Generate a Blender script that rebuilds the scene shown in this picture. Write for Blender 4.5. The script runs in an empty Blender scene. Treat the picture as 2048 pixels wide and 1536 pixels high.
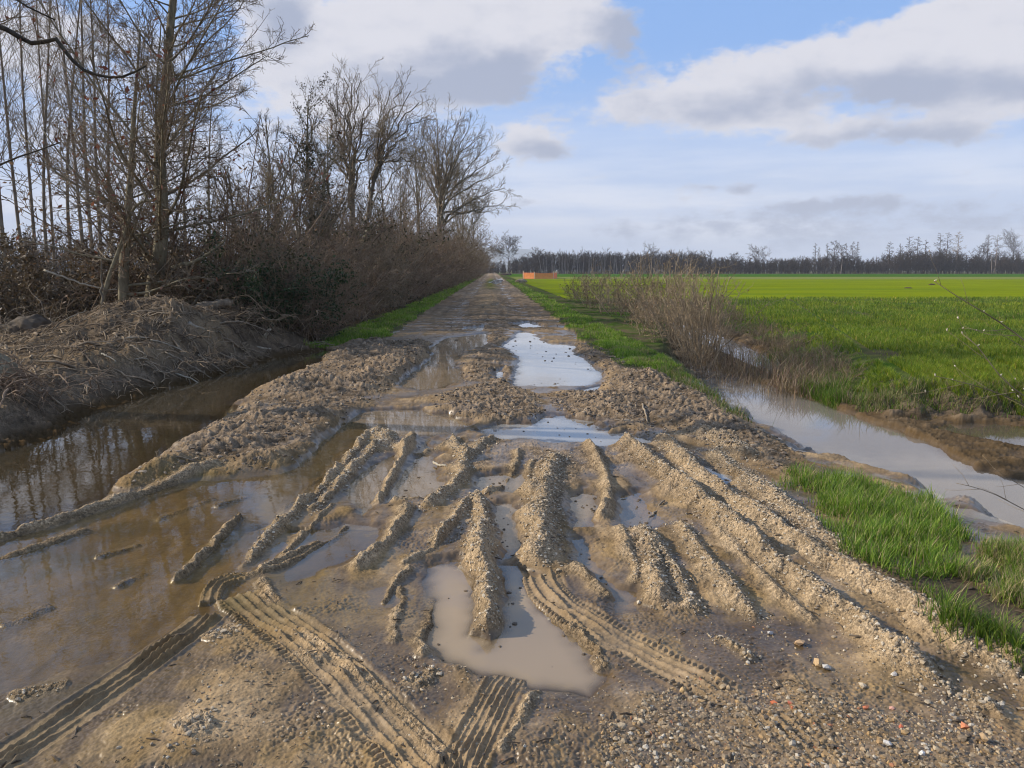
import bpy, math, random
import numpy as np
from mathutils import Vector

S = bpy.context.scene
COL = S.collection
R = math.radians
# ------------------------------------------------------------------ camera
F = 1538.0                       # focal length in pixels of the 2048 px wide photograph
PITCH = math.atan(228 / F)       # horizon lies 228 px above the middle
CAMH = 1.6
cam_d = bpy.data.cameras.new("camera")
cam_d.sensor_width = 36.0
cam_d.lens = 36.0 * F / 2048
cam_d.clip_start = 0.05
cam_d.clip_end = 30000
cam = bpy.data.objects.new("camera", cam_d)
cam.location = (0, 0, CAMH)
cam.rotation_euler = (math.pi / 2 - PITCH, 0, 0)
COL.objects.link(cam)
S.camera = cam
SP, CP = math.sin(PITCH), math.cos(PITCH)

def ray(px, py):
    X = (px - 1024) / F
    Y = (768 - py) / F
    return X, CP + SP * Y, -SP + CP * Y

def gp(px, py, z=0.0):
    """where a line of sight meets the level z (the survey of the place)"""
    x, y, d = ray(px, py)
    t = (z - CAMH) / d
    return (x * t, y * t)

def at3(px, py, Y):
    x, y, d = ray(px, py)
    t = Y / y
    return (x * t, Y, CAMH + d * t)

def gpoly(pts, z=0.0):
    return np.array([gp(a, b, z) for a, b in pts])

# ------------------------------------------------------------------ render look
S.view_settings.view_transform = 'Standard'
S.view_settings.look = 'None'
S.view_settings.exposure = 0.30
S.view_settings.gamma = 1.0
S.view_settings.use_curve_mapping = False
S.cycles.max_bounces = 8
S.cycles.transparent_max_bounces = 12
S.cycles.diffuse_bounces = 3
S.cycles.glossy_bounces = 3
S.cycles.transmission_bounces = 3
S.cycles.volume_bounces = 0
S.cycles.caustics_reflective = False
S.cycles.caustics_refractive = False
S.cycles.use_denoising = True
S.cycles.filter_width = 1.1

# ------------------------------------------------------------------ sun
SUN_EL, SUN_AZ = R(29), R(-80)          # azimuth clockwise from the view direction (+Y)
sun_d = bpy.data.lights.new("sun", 'SUN')
sun_d.energy = 5.0
sun_d.angle = R(0.53)
sun_d.color = (1.0, 0.89, 0.73)
sun = bpy.data.objects.new("sun", sun_d)
sv = Vector((math.sin(SUN_AZ) * math.cos(SUN_EL), math.cos(SUN_AZ) * math.cos(SUN_EL), math.sin(SUN_EL)))
sun.rotation_euler = sv.to_track_quat('Z', 'Y').to_euler()
sun.location = (-60, 10, 60)
COL.objects.link(sun)

# ------------------------------------------------------------------ sky with clouds
W = bpy.data.worlds.new("World")
S.world = W
W.use_nodes = True
nt = W.node_tree
nt.nodes.clear()

class NG:
    def __init__(self, nt): self.nt = nt
    def n(self, t, **kw):
        nd = self.nt.nodes.new(t)
        for k, v in kw.items(): setattr(nd, k, v)
        return nd
    def link(self, a, b): self.nt.links.new(a, b)
    def put(self, sock, v):
        if isinstance(v, bpy.types.NodeSocket): self.link(v, sock)
        else: sock.default_value = v
    def m(self, op, a, b=0.0, c=0.0, clamp=False):
        nd = self.n('ShaderNodeMath', operation=op)
        nd.use_clamp = clamp
        self.put(nd.inputs[0], a); self.put(nd.inputs[1], b); self.put(nd.inputs[2], c)
        return nd.outputs[0]
    def ss(self, v, a, b, lo=0.0, hi=1.0):
        nd = self.n('ShaderNodeMapRange', interpolation_type='SMOOTHSTEP')
        self.put(nd.inputs[0], v)
        nd.inputs[1].default_value = a; nd.inputs[2].default_value = b
        nd.inputs[3].default_value = lo; nd.inputs[4].default_value = hi
        return nd.outputs[0]
    def mix(self, f, a, b):
        nd = self.n('ShaderNodeMix', data_type='RGBA')
        self.put(nd.inputs[0], f); self.put(nd.inputs[6], a); self.put(nd.inputs[7], b)
        return nd.outputs[2]
    def xyz(self, x, y, z):
        nd = self.n('ShaderNodeCombineXYZ')
        self.put(nd.inputs[0], x); self.put(nd.inputs[1], y); self.put(nd.inputs[2], z)
        return nd.outputs[0]
    def noise(self, vec, scale, detail=3.0, rough=0.5, dist=0.0):
        nd = self.n('ShaderNodeTexNoise')
        if vec is not None: self.link(vec, nd.inputs['Vector'])
        nd.inputs['Scale'].default_value = scale
        nd.inputs['Detail'].default_value = detail
        nd.inputs['Roughness'].default_value = rough
        nd.inputs['Distortion'].default_value = dist
        return nd

g = NG(nt)
sky = g.n('ShaderNodeTexSky', sky_type='NISHITA')
sky.sun_disc = False
sky.sun_elevation = SUN_EL
sky.sun_rotation = SUN_AZ
sky.altitude = 50
sky.air_density = 1.0
sky.dust_density = 1.2
sky.ozone_density = 1.6
tc = g.n('ShaderNodeTexCoord')
sep = g.n('ShaderNodeSeparateXYZ')
g.link(tc.outputs['Generated'], sep.inputs[0])
az0 = g.m('ARCTAN2', sep.outputs[0], sep.outputs[1])
el0 = g.m('ARCSINE', sep.outputs[2])
base = g.xyz(az0, g.m('MULTIPLY', el0, 1.9), 0.0)
w1 = g.noise(base, 7.0, 4.0, 0.55)
sw = g.n('ShaderNodeSeparateColor'); g.link(w1.outputs['Color'], sw.inputs[0])
az = g.m('ADD', az0, g.m('MULTIPLY', g.m('SUBTRACT', sw.outputs[0], 0.5), 0.10))
el = g.m('ADD', el0, g.m('MULTIPLY', g.m('SUBTRACT', sw.outputs[1], 0.5), 0.055))
fine = g.noise(base, 16.0, 5.0, 0.6).outputs['Fac']

finer = g.noise(base, 55.0, 4.0, 0.6).outputs['Fac']

def azel(px, py):
    x, y, d = ray(px, py)
    return math.atan2(x, y), math.asin(d / math.sqrt(x * x + y * y + d * d))

def blob(px, py, rx, ry, amp, shift=0.0, tilt=0.0):
    a, e = azel(px, py)
    da = g.m('SUBTRACT', az, a)
    de = g.m('SUBTRACT', el, e + shift)
    if tilt:
        de = g.m('SUBTRACT', de, g.m('MULTIPLY', da, tilt))
    qa = g.m('POWER', g.m('ABSOLUTE', g.m('DIVIDE', da, rx / F)), 2.0)
    qe = g.m('POWER', g.m('ABSOLUTE', g.m('DIVIDE', de, ry / F)), 2.0)
    ex = g.m('POWER', 2.7183, g.m('MULTIPLY', g.m('ADD', qa, qe), -1.0))
    return g.m('MULTIPLY', ex, amp)

def total(bl):
    t = None
    for b in bl:
        v = blob(*b)
        t = v if t is None else g.m('ADD', t, v)
    return t

# cumulus over the field and over the track (bearing and height above the horizon of each bank)
BANKS = [(800, 100, 240, 105, 1.15), (940, 140, 90, 55, 0.85), (650, 150, 120, 120, 0.7),
         (1090, 35, 120, 70, 1.0), (980, 0, 160, 60, 0.8), (1245, 75, 60, 55, 0.40),
         (1770, 105, 180, 58, 0.95), (2000, 85, 160, 95, 1.0), (1590, 118, 110, 36, 0.6),
         (1390, 186, 150, 48, 0.95), (1240, 215, 80, 28, 0.6), (1530, 232, 130, 30, 0.65), (1660, 276, 100, 22, 0.8),
         (1885, 268, 85, 26, 0.8), (1800, 200, 80, 22, 0.45), (2060, 175, 130, 40, 0.65), (1060, 288, 75, 36, 1.05),
         (300, 330, 260, 120, 0.6), (40, 60, 220, 80, 0.7), (560, 30, 70, 50, 0.7),
         (1480, 370, 110, 12, 0.5), (1380, 395, 60, 14, 0.4), (1850, 432, 330, 45, 0.36), (1300, 462, 260, 34, 0.34), (1620, 470, 300, 34, 0.26),
         (1600, 415, 200, 14, 0.35), (1040, 410, 60, 16, 0.5), (1190, 348, 30, 8, 0.4)]
dens = total(BANKS)
# more scattered cloud away from the view and overhead
plane = g.xyz(g.m('DIVIDE', sep.outputs[0], g.m('ADD', g.m('ABSOLUTE', sep.outputs[2]), 0.12)),
              g.m('DIVIDE', sep.outputs[1], g.m('ADD', g.m('ABSOLUTE', sep.outputs[2]), 0.12)), 3.3)
far_c = g.ss(g.noise(plane, 0.9, 5.0, 0.55).outputs['Fac'], 0.44, 0.62, 0.0, 1.0)
front = g.m('MULTIPLY', g.ss(g.m('ABSOLUTE', az0), 0.6, 0.8, 1.0, 0.0), g.ss(el0, 0.36, 0.48, 1.0, 0.0))
dens = g.m('ADD', dens, g.m('MULTIPLY', far_c, g.m('SUBTRACT', 1.0, front)))
dens = g.m('ADD', dens, g.m('ADD', g.m('MULTIPLY', g.m('SUBTRACT', fine, 0.5), 1.25), g.m('MULTIPLY', g.m('SUBTRACT', finer, 0.5), 0.55)))
alpha = g.ss(dens, 0.26, 0.72)
# the undersides, away from the sun, are grey
GREY = [(930, 150, 140, 55, 1.0), (1010, 165, 60, 40, 0.6), (790, 170, 180, 36, 0.4), (1080, 300, 60, 24, 0.9), (1740, 160, 200, 30, 0.6),
        (1430, 215, 200, 30, 0.55), (1680, 285, 120, 18, 0.6), (1890, 276, 90, 24, 0.8), (1790, 205, 90, 26, 0.8), (1980, 180, 130, 30, 0.6),
        (1240, 80, 70, 65, 1.0), (570, 25, 70, 60, 0.9), (250, 380, 240, 70, 0.4), 
        (1850, 445, 330, 50, 0.8), (1300, 470, 260, 40, 0.8), (1620, 475, 300, 36, 0.6), (1480, 372, 110, 14, 0.7), (1600, 420, 200, 18, 0.5), (1040, 412, 60, 16, 0.7)]
shade = g.m('ADD', total(GREY), g.m('MULTIPLY', g.m('SUBTRACT', fine, 0.47), 1.3))
shade = g.ss(shade, 0.0, 1.0)
K = 10.0
bright = (0.76 * K, 0.745 * K, 0.785 * K, 1)
dark = (0.40 * K, 0.435 * K, 0.55 * K, 1)
ccol = g.mix(shade, bright, dark)
# thin bright veil low over the horizon
veil = g.m('MULTIPLY', g.ss(el0, 0.03, 0.27, 0.97, 0.0), g.m('ADD', 0.75, g.m('MULTIPLY', sw.outputs[2], 0.5)), clamp=True)
blue = g.mix(0.65, sky.outputs[0], (0.30 * K, 0.55 * K, 1.08 * K, 1))
streak = g.noise(g.xyz(g.m('MULTIPLY', az0, 3.0), g.m('MULTIPLY', el0, 26.0), 1.7), 1.0, 5.0, .6).outputs['Fac']
vcol = g.mix(g.ss(streak, .36, .66), (0.60 * K, 0.68 * K, 0.86 * K, 1), (0.84 * K, 0.86 * K, 0.94 * K, 1))
skyc = g.mix(veil, blue, vcol)
out = g.mix(g.m('MULTIPLY', alpha, 0.93), skyc, ccol)
bg = g.n('ShaderNodeBackground')
bg.inputs['Strength'].default_value = 0.085
g.link(out, bg.inputs['Color'])
wo = g.n('ShaderNodeOutputWorld')
g.link(bg.outputs[0], wo.inputs[0])

# ------------------------------------------------------------------ helpers
RNG = np.random.default_rng(11)

def tag(o, label=None, cat=None, group=None, kind=None):
    if label: o["label"] = label
    if cat: o["category"] = cat
    if group: o["group"] = group
    if kind: o["kind"] = kind
    return o

def mesh_from(name, V, faces, mat=None, smooth=False, cols=None, attrs=None, mats=None, midx=None):
    """faces: list of integer arrays (n, k)"""
    me = bpy.data.meshes.new(name)
    V = np.asarray(V, np.float32)
    me.vertices.add(len(V))
    me.vertices.foreach_set("co", V.ravel())
    faces = [np.asarray(f, np.int32) for f in faces if len(f)]
    idx = np.concatenate([f.ravel() for f in faces])
    tot = np.concatenate([np.full(len(f), f.shape[1], np.int32) for f in faces])
    start = np.concatenate([[0], np.cumsum(tot)[:-1]]).astype(np.int32)
    me.loops.add(len(idx))
    me.loops.foreach_set("vertex_index", idx)
    me.polygons.add(len(tot))
    me.polygons.foreach_set("loop_start", start)
    me.polygons.foreach_set("loop_total", tot)
    me.polygons.foreach_set("use_smooth", np.full(len(tot), smooth))
    if midx is not None: me.polygons.foreach_set("material_index", np.asarray(midx, np.int32))
    if cols is not None:
        c = np.ones((len(V), 4), np.float32)
        c[:, :3] = cols
        a = me.color_attributes.new("Col", 'FLOAT_COLOR', 'POINT')
        a.data.foreach_set("color", c.ravel())
    for k, v in (attrs or {}).items():
        a = me.attributes.new(k, 'FLOAT', 'POINT')
        a.data.foreach_set("value", np.asarray(v, np.float32))
    for m in (mats or ([mat] if mat else [])): me.materials.append(m)
    me.update(calc_edges=True)
    me.validate()
    return me

def obj(name, me, parent=None, loc=None):
    o = bpy.data.objects.new(name, me)
    COL.objects.link(o)
    if loc is not None: o.location = loc
    if parent is not None: o.parent = parent
    return o

def empty(name, loc=(0, 0, 0), rz=0.0, sc=1.0):
    o = bpy.data.objects.new(name, None)
    COL.objects.link(o)
    o.location = loc
    o.rotation_euler = (0, 0, rz)
    o.scale = (sc, sc, sc) if not isinstance(sc, (tuple, list)) else sc
    return o

def copy_tree(o, loc, rz, sc, label=None):
    r = o.copy()
    COL.objects.link(r)
    r.location = loc; r.rotation_euler = (0, 0, rz)
    r.scale = (sc, sc, sc) if not isinstance(sc, (tuple, list)) else sc
    if label: r["label"] = label
    for ch in list(o.children):
        c = ch.copy(); COL.objects.link(c); c.parent = r
    return r

# gradient noise
_rs = np.random.RandomState(5)
PERM = _rs.permutation(256).astype(np.int32)
PERM = np.concatenate([PERM, PERM])
_ga = _rs.rand(256) * 2 * np.pi
GX, GY = np.cos(_ga).astype(np.float32), np.sin(_ga).astype(np.float32)

def perlin(x, y, seed=0):
    x = np.asarray(x, np.float32) + seed * 17.31
    y = np.asarray(y, np.float32) - seed * 9.77
    xi, yi = np.floor(x), np.floor(y)
    xf, yf = x - xi, y - yi
    xi = xi.astype(np.int32) & 255; yi = yi.astype(np.int32) & 255
    u = xf * xf * xf * (xf * (xf * 6 - 15) + 10)
    v = yf * yf * yf * (yf * (yf * 6 - 15) + 10)
    def gr(ix, iy, fx, fy):
        h = PERM[PERM[ix & 255] + (iy & 255)]
        return GX[h] * fx + GY[h] * fy
    a = gr(xi, yi, xf, yf); b = gr(xi + 1, yi, xf - 1, yf)
    c = gr(xi, yi + 1, xf, yf - 1); d = gr(xi + 1, yi + 1, xf - 1, yf - 1)
    return 1.41 * ((a + (b - a) * u) * (1 - v) + (c + (d - c) * u) * v)

def fbm(x, y, lam, octs=3, seed=0, gain=0.5):
    t = 0; a = 1.0; f = 1.0 / lam
    for i in range(octs):
        t = t + a * perlin(x * f, y * f, seed + i * 3)
        a *= gain; f *= 2.03
    return t

def sst(x, a, b):
    t = np.clip((x - a) / (b - a), 0, 1)
    return t * t * (3 - 2 * t)

def sd_poly(x, y, P):
    d = np.full(x.shape, 1e18, np.float32)
    inside = np.zeros(x.shape, bool)
    n = len(P)
    for i in range(n):
        ax, ay = P[i]; bx, by = P[(i + 1) % n]
        ex, ey = bx - ax, by - ay
        wx, wy = x - ax, y - ay
        t = np.clip((wx * ex + wy * ey) / (ex * ex + ey * ey + 1e-12), 0, 1)
        d = np.minimum(d, (wx - ex * t) ** 2 + (wy - ey * t) ** 2)
        c = ((ay <= y) & (by > y)) | ((by <= y) & (ay > y))
        with np.errstate(divide='ignore', invalid='ignore'):
            xx = ax + (y - ay) / (by - ay if by != ay else 1e-12) * ex
        inside ^= c & (x < xx)
    d = np.sqrt(d)
    return np.where(inside, -d, d)

def sd_line(x, y, P):
    """distance, length along, signed side, part 0..1"""
    best = np.full(x.shape, 1e18, np.float32)
    L = np.zeros(x.shape, np.float32); side = np.zeros(x.shape, np.float32)
    acc = 0.0
    for i in range(len(P) - 1):
        ax, ay = P[i]; bx, by = P[i + 1]
        ex, ey = bx - ax, by - ay
        l = math.hypot(ex, ey)
        wx, wy = x - ax, y - ay
        t = np.clip((wx * ex + wy * ey) / (l * l + 1e-12), 0, 1)
        d = (wx - ex * t) ** 2 + (wy - ey * t) ** 2
        m = d < best
        best = np.where(m, d, best)
        L = np.where(m, acc + t * l, L)
        side = np.where(m, np.sign(ex * wy - ey * wx), side)
        acc += l
    return np.sqrt(best), L, side, L / acc, acc

def smooth_line(P, n=3):
    P = np.asarray(P, float)
    for _ in range(n):
        Q = [P[0]]
        for i in range(len(P) - 1):
            Q.append(P[i] * .75 + P[i + 1] * .25); Q.append(P[i] * .25 + P[i + 1] * .75)
        Q.append(P[-1])
        P = np.array(Q)
    return P
# ------------------------------------------------------------------ the lie of the land
# Outlines as surveyed from the photograph; level 0 is the water in the track and the left ditch,
# -0.25 the water in the right ditch.
ZR = -0.25
ZM = -0.225
L_SHORE = [(655, 700), (560, 716), (460, 745), (330, 780), (215, 818), (172, 832), (130, 868), (60, 890), (0, 905), (-300, 1010)]
R_SHORE = [(-300, 1180), (0, 1068), (120, 1034), (200, 992), (290, 942), (330, 912), (400, 864), (470, 824), (478, 802), (560, 762), (640, 724)]
LEFT_POND = gpoly(L_SHORE + R_SHORE)
LEFT_LAND = np.concatenate([gpoly(L_SHORE), [(-14, 3.0), (-45, 1), (-90, 20), (-90, 90), (-9, 90), (-6.2, 30), (-5.0, 19)]])
POOL = gpoly([(1355, 722), (1372, 742), (1425, 792), (1500, 850), (1560, 880), (1600, 912), (1645, 943), (1750, 972), (1900, 1028), (2048, 1092), (2300, 1200), (2900, 1420),
              (3300, 1300), (2600, 1080), (2300, 1020), (2048, 962), (1950, 940), (1830, 872), (1730, 842), (1640, 806), (1560, 778), (1490, 757), (1430, 738), (1385, 722)], ZR)
DITCH = gpoly([(1338, 640), (1350, 662), (1400, 690), (1450, 706), (1510, 735), (1560, 760), (1620, 768), (1650, 752), (1590, 735), (1520, 706), (1450, 672), (1390, 650)], ZR)
MUDPOOLS = [gpoly(p, ZM) for p in (
    [(1868, 858), (1900, 846), (1940, 842), (2000, 848), (2100, 858), (2160, 890), (2050, 892), (1985, 880), (1920, 868)],
    [(1812, 838), (1850, 830), (1890, 834), (1850, 844)])]
LOW = np.concatenate([gpoly([(1330, 628), (1340, 660), (1352, 720), (1366, 745), (1420, 796), (1500, 854), (1560, 884), (1600, 916), (1645, 947), (1750, 976), (1900, 1032), (2048, 1097), (2300, 1205), (2900, 1440)], ZR),
                      [(9.0, 2.6), (12.0, 8.2)],
                      gpoly([(2048, 806), (1900, 800), (1720, 788), (1660, 726), (1560, 684), (1450, 644), (1385, 622)], 0.0)])
SPOIL = gpoly([(690, 690), (740, 676), (800, 688), (860, 690), (835, 728), (790, 776), (735, 818), (690, 848), (640, 895), (600, 930), (520, 945), (470, 948), (400, 945), (330, 962), (235, 996), (250, 965), (330, 920), (400, 872), (470, 832), (480, 806), (560, 766), (640, 726)])
HUMPS = [  # outline, lift, roughness, feather
    (gpoly([(925, 885), (1000, 880), (1080, 886), (1210, 895), (1260, 900), (1290, 935), (1240, 962), (1100, 945), (1010, 938), (940, 945)]), 0.018, 0.012, 0.15),
    (gpoly([(1205, 872), (1290, 880), (1420, 1000), (1560, 1120), (1500, 1115), (1340, 1000), (1240, 920)]), 0.045, 0.015, 0.12),
    (gpoly([(1300, 868), (1360, 880), (1480, 985), (1680, 1110), (1900, 1240), (2060, 1350), (2060, 1400), (1860, 1260), (1640, 1130), (1460, 1030), (1340, 910)]), 0.042, 0.015, 0.10),
    (gpoly([(1235, 1085), (1300, 1070), (1345, 1150), (1400, 1240), (1330, 1245), (1280, 1180)]), 0.030, 0.012, 0.10),
    (gpoly([(1060, 930), (1140, 915), (1165, 960), (1130, 1040), (1125, 1120), (1060, 1130), (1050, 1020)]), 0.030, 0.014, 0.10),
    (SPOIL, 0.15, 0.040, 0.35),
    (gpoly([(785, 700), (850, 690), (870, 705), (835, 740), (790, 772), (770, 740)]), 0.15, 0.042, 0.3),
    (gpoly([(870, 800), (920, 780), (1000, 765), (1040, 782), (1085, 800), (1092, 832), (1066, 850), (985, 848), (925, 842), (880, 825)]), 0.07, 0.036, 0.25),
    (gpoly([(900, 770), (925, 735), (945, 700), (975, 668), (1010, 660), (1012, 692), (1035, 735), (1036, 772), (960, 778)]), 0.06, 0.036, 0.25),
    (gpoly([(1160, 690), (1260, 735), (1350, 765), (1420, 800), (1490, 850), (1560, 890), (1600, 925), (1620, 945), (1560, 955), (1450, 915), (1330, 865), (1210, 845), (1140, 825), (1110, 790), (1205, 790), (1212, 762), (1200, 740), (1150, 695)]), 0.12, 0.036, 0.3),
    (gpoly([(880, 640), (1000, 600), (1070, 610), (1110, 650), (1150, 690), (1060, 660), (1000, 665), (900, 668), (830, 670)]), 0.05, 0.03, 0.6),
    (gpoly([(1090, 792), (1200, 800), (1300, 850), (1290, 880), (1255, 862), (1195, 856), (1130, 832)]), 0.06, 0.04, 0.2),
]
PUDDLES = {   # outline, depth, milky (0 clear .. 1 turbid)
    'rut': ([(868, 1128), (900, 1120), (938, 1122), (948, 1180), (945, 1250), (985, 1285), (1005, 1240), (1008, 1160), (1004, 1120), (1045, 1118), (1072, 1150), (1070, 1195), (1120, 1228), (1150, 1260), (1180, 1320), (1205, 1362), (1180, 1385), (1060, 1375), (985, 1350), (900, 1320), (862, 1280), (856, 1200)], 0.05, 1.0),
    'rut_b': ([(980, 1006), (1030, 1004), (1046, 1050), (1046, 1116), (1004, 1118), (990, 1060)], 0.035, 0.8),
    'rut_c': ([(1146, 985), (1196, 984), (1200, 1020), (1190, 1050), (1150, 1056)], 0.035, 0.5),
    'rut_d': ([(1140, 1072), (1180, 1070), (1192, 1110), (1205, 1145), (1235, 1190), (1195, 1165), (1150, 1120)], 0.03, 0.9),
    'rut_e': ([(1240, 990), (1280, 985), (1300, 1020), (1320, 1050), (1300, 1062), (1245, 1052)], 0.04, 0.2),
    'rut_f': ([(962, 955), (1000, 945), (1040, 950), (1046, 988), (1000, 978), (965, 985)], 0.035, 0.3),
    'mirror': ([(985, 856), (1010, 850), (1050, 852), (1068, 866), (1096, 836), (1130, 834), (1160, 846), (1200, 860), (1255, 866), (1282, 890), (1200, 892), (1120, 884), (1070, 876), (1000, 878)], 0.07, 0.1),
    'brown': ([(716, 836), (740, 824), (800, 822), (860, 826), (922, 848), (905, 862), (850, 870), (760, 862), (700, 880), (660, 930), (600, 985), (520, 1040), (560, 980), (620, 930), (660, 885), (690, 852)], 0.08, 0.15),
    'white': ([(1012, 690), (1035, 676), (1045, 664), (1062, 666), (1080, 684), (1148, 690), (1140, 704), (1165, 720), (1192, 745), (1196, 758), (1168, 772), (1040, 772), (1040, 745), (1050, 720), (1030, 702)], 0.07, 0.3),
    'white_b': ([(1156, 782), (1200, 772), (1212, 796), (1185, 796)], 0.05, 0.3),
    'shade': ([(795, 774), (830, 745), (868, 718), (862, 700), (900, 676), (965, 668), (972, 690), (925, 700), (905, 722), (880, 776), (840, 780)], 0.08, 0.15),
    'small_a': ([(985, 742), (1005, 740), (1016, 756), (990, 762)], 0.05, 0.2),
    'small_b': ([(884, 738), (925, 735), (935, 762), (885, 770)], 0.05, 0.2),
    'side': ([(1398, 926), (1428, 932), (1462, 962), (1466, 982), (1440, 974), (1410, 950)], 0.05, 0.2),
    'far_a': ([(928, 656), (970, 652), (968, 664), (930, 662)], 0.05, 0.2),
    'far_b': ([(1022, 648), (1055, 644), (1108, 656), (1050, 658)], 0.05, 0.2),
    'far_c': ([(985, 612), (1000, 610), (1000, 615), (985, 616)], 0.05, 0.2),
    'far_d': ([(975, 566), (1003, 556), (1008, 562), (992, 570)], 0.06, 0.2),
    'film_a': ([(845, 880), (872, 890), (880, 930), (885, 985), (850, 1005), (800, 1000), (770, 1010), (790, 960), (830, 920)], 0.028, 0.5),
    'film_b': ([(700, 960), (740, 930), (795, 905), (800, 935), (770, 990), (735, 1030), (690, 1010)], 0.028, 0.4),
    'film_c': ([(715, 1180), (780, 1160), (830, 1160), (820, 1195), (780, 1220), (720, 1225)], 0.006, 0.5),
    'film_d': ([(560, 1085), (690, 1045), (770, 1050), (740, 1100), (640, 1150), (580, 1160)], 0.012, 0.4),
    'deep': ([(1755, 1272), (1790, 1268), (1822, 1300), (1800, 1312), (1768, 1298)], 0.03, 0.0),
    'dent': ([(1236, 1195), (1262, 1190), (1275, 1215), (1245, 1222)], 0.03, 0.6),
}
PUD = {k: (gpoly(v[0]), v[1], v[2]) for k, v in PUDDLES.items()}
FLOOD = gpoly([(-300, 1185), (0, 1075), (200, 1000), (300, 955), (400, 948), (480, 952), (600, 935), (660, 890), (700, 850), (730, 860), (700, 910), (640, 985), (580, 1050), (500, 1120), (450, 1160), (410, 1215), (330, 1240), (200, 1275), (90, 1310), (0, 1345), (-300, 1450)])
FLATS = [  # low wet ground, level
    (gpoly([(700, 1130), (860, 1110), (860, 1290), (800, 1340), (700, 1280)]), 0.012, 0.2),
    (gpoly([(0, 1420), (150, 1390), (160, 1440), (60, 1500), (0, 1510)]), 0.006, 0.15),
    (gpoly([(440, 1160), (520, 1165), (540, 1200), (500, 1215), (450, 1205)]), -0.012, 0.05),
    (gpoly([(1280, 1180), (1420, 1190), (1640, 1290), (1850, 1440), (1780, 1440), (1500, 1300), (1300, 1230)]), 0.012, 0.2),
    (gpoly([(1400, 930), (1550, 1060), (1800, 1240), (2000, 1400), (2048, 1480), (2048, 1400), (1900, 1310), (1640, 1160), (1450, 1000)]), 0.015, 0.06),
]
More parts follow.
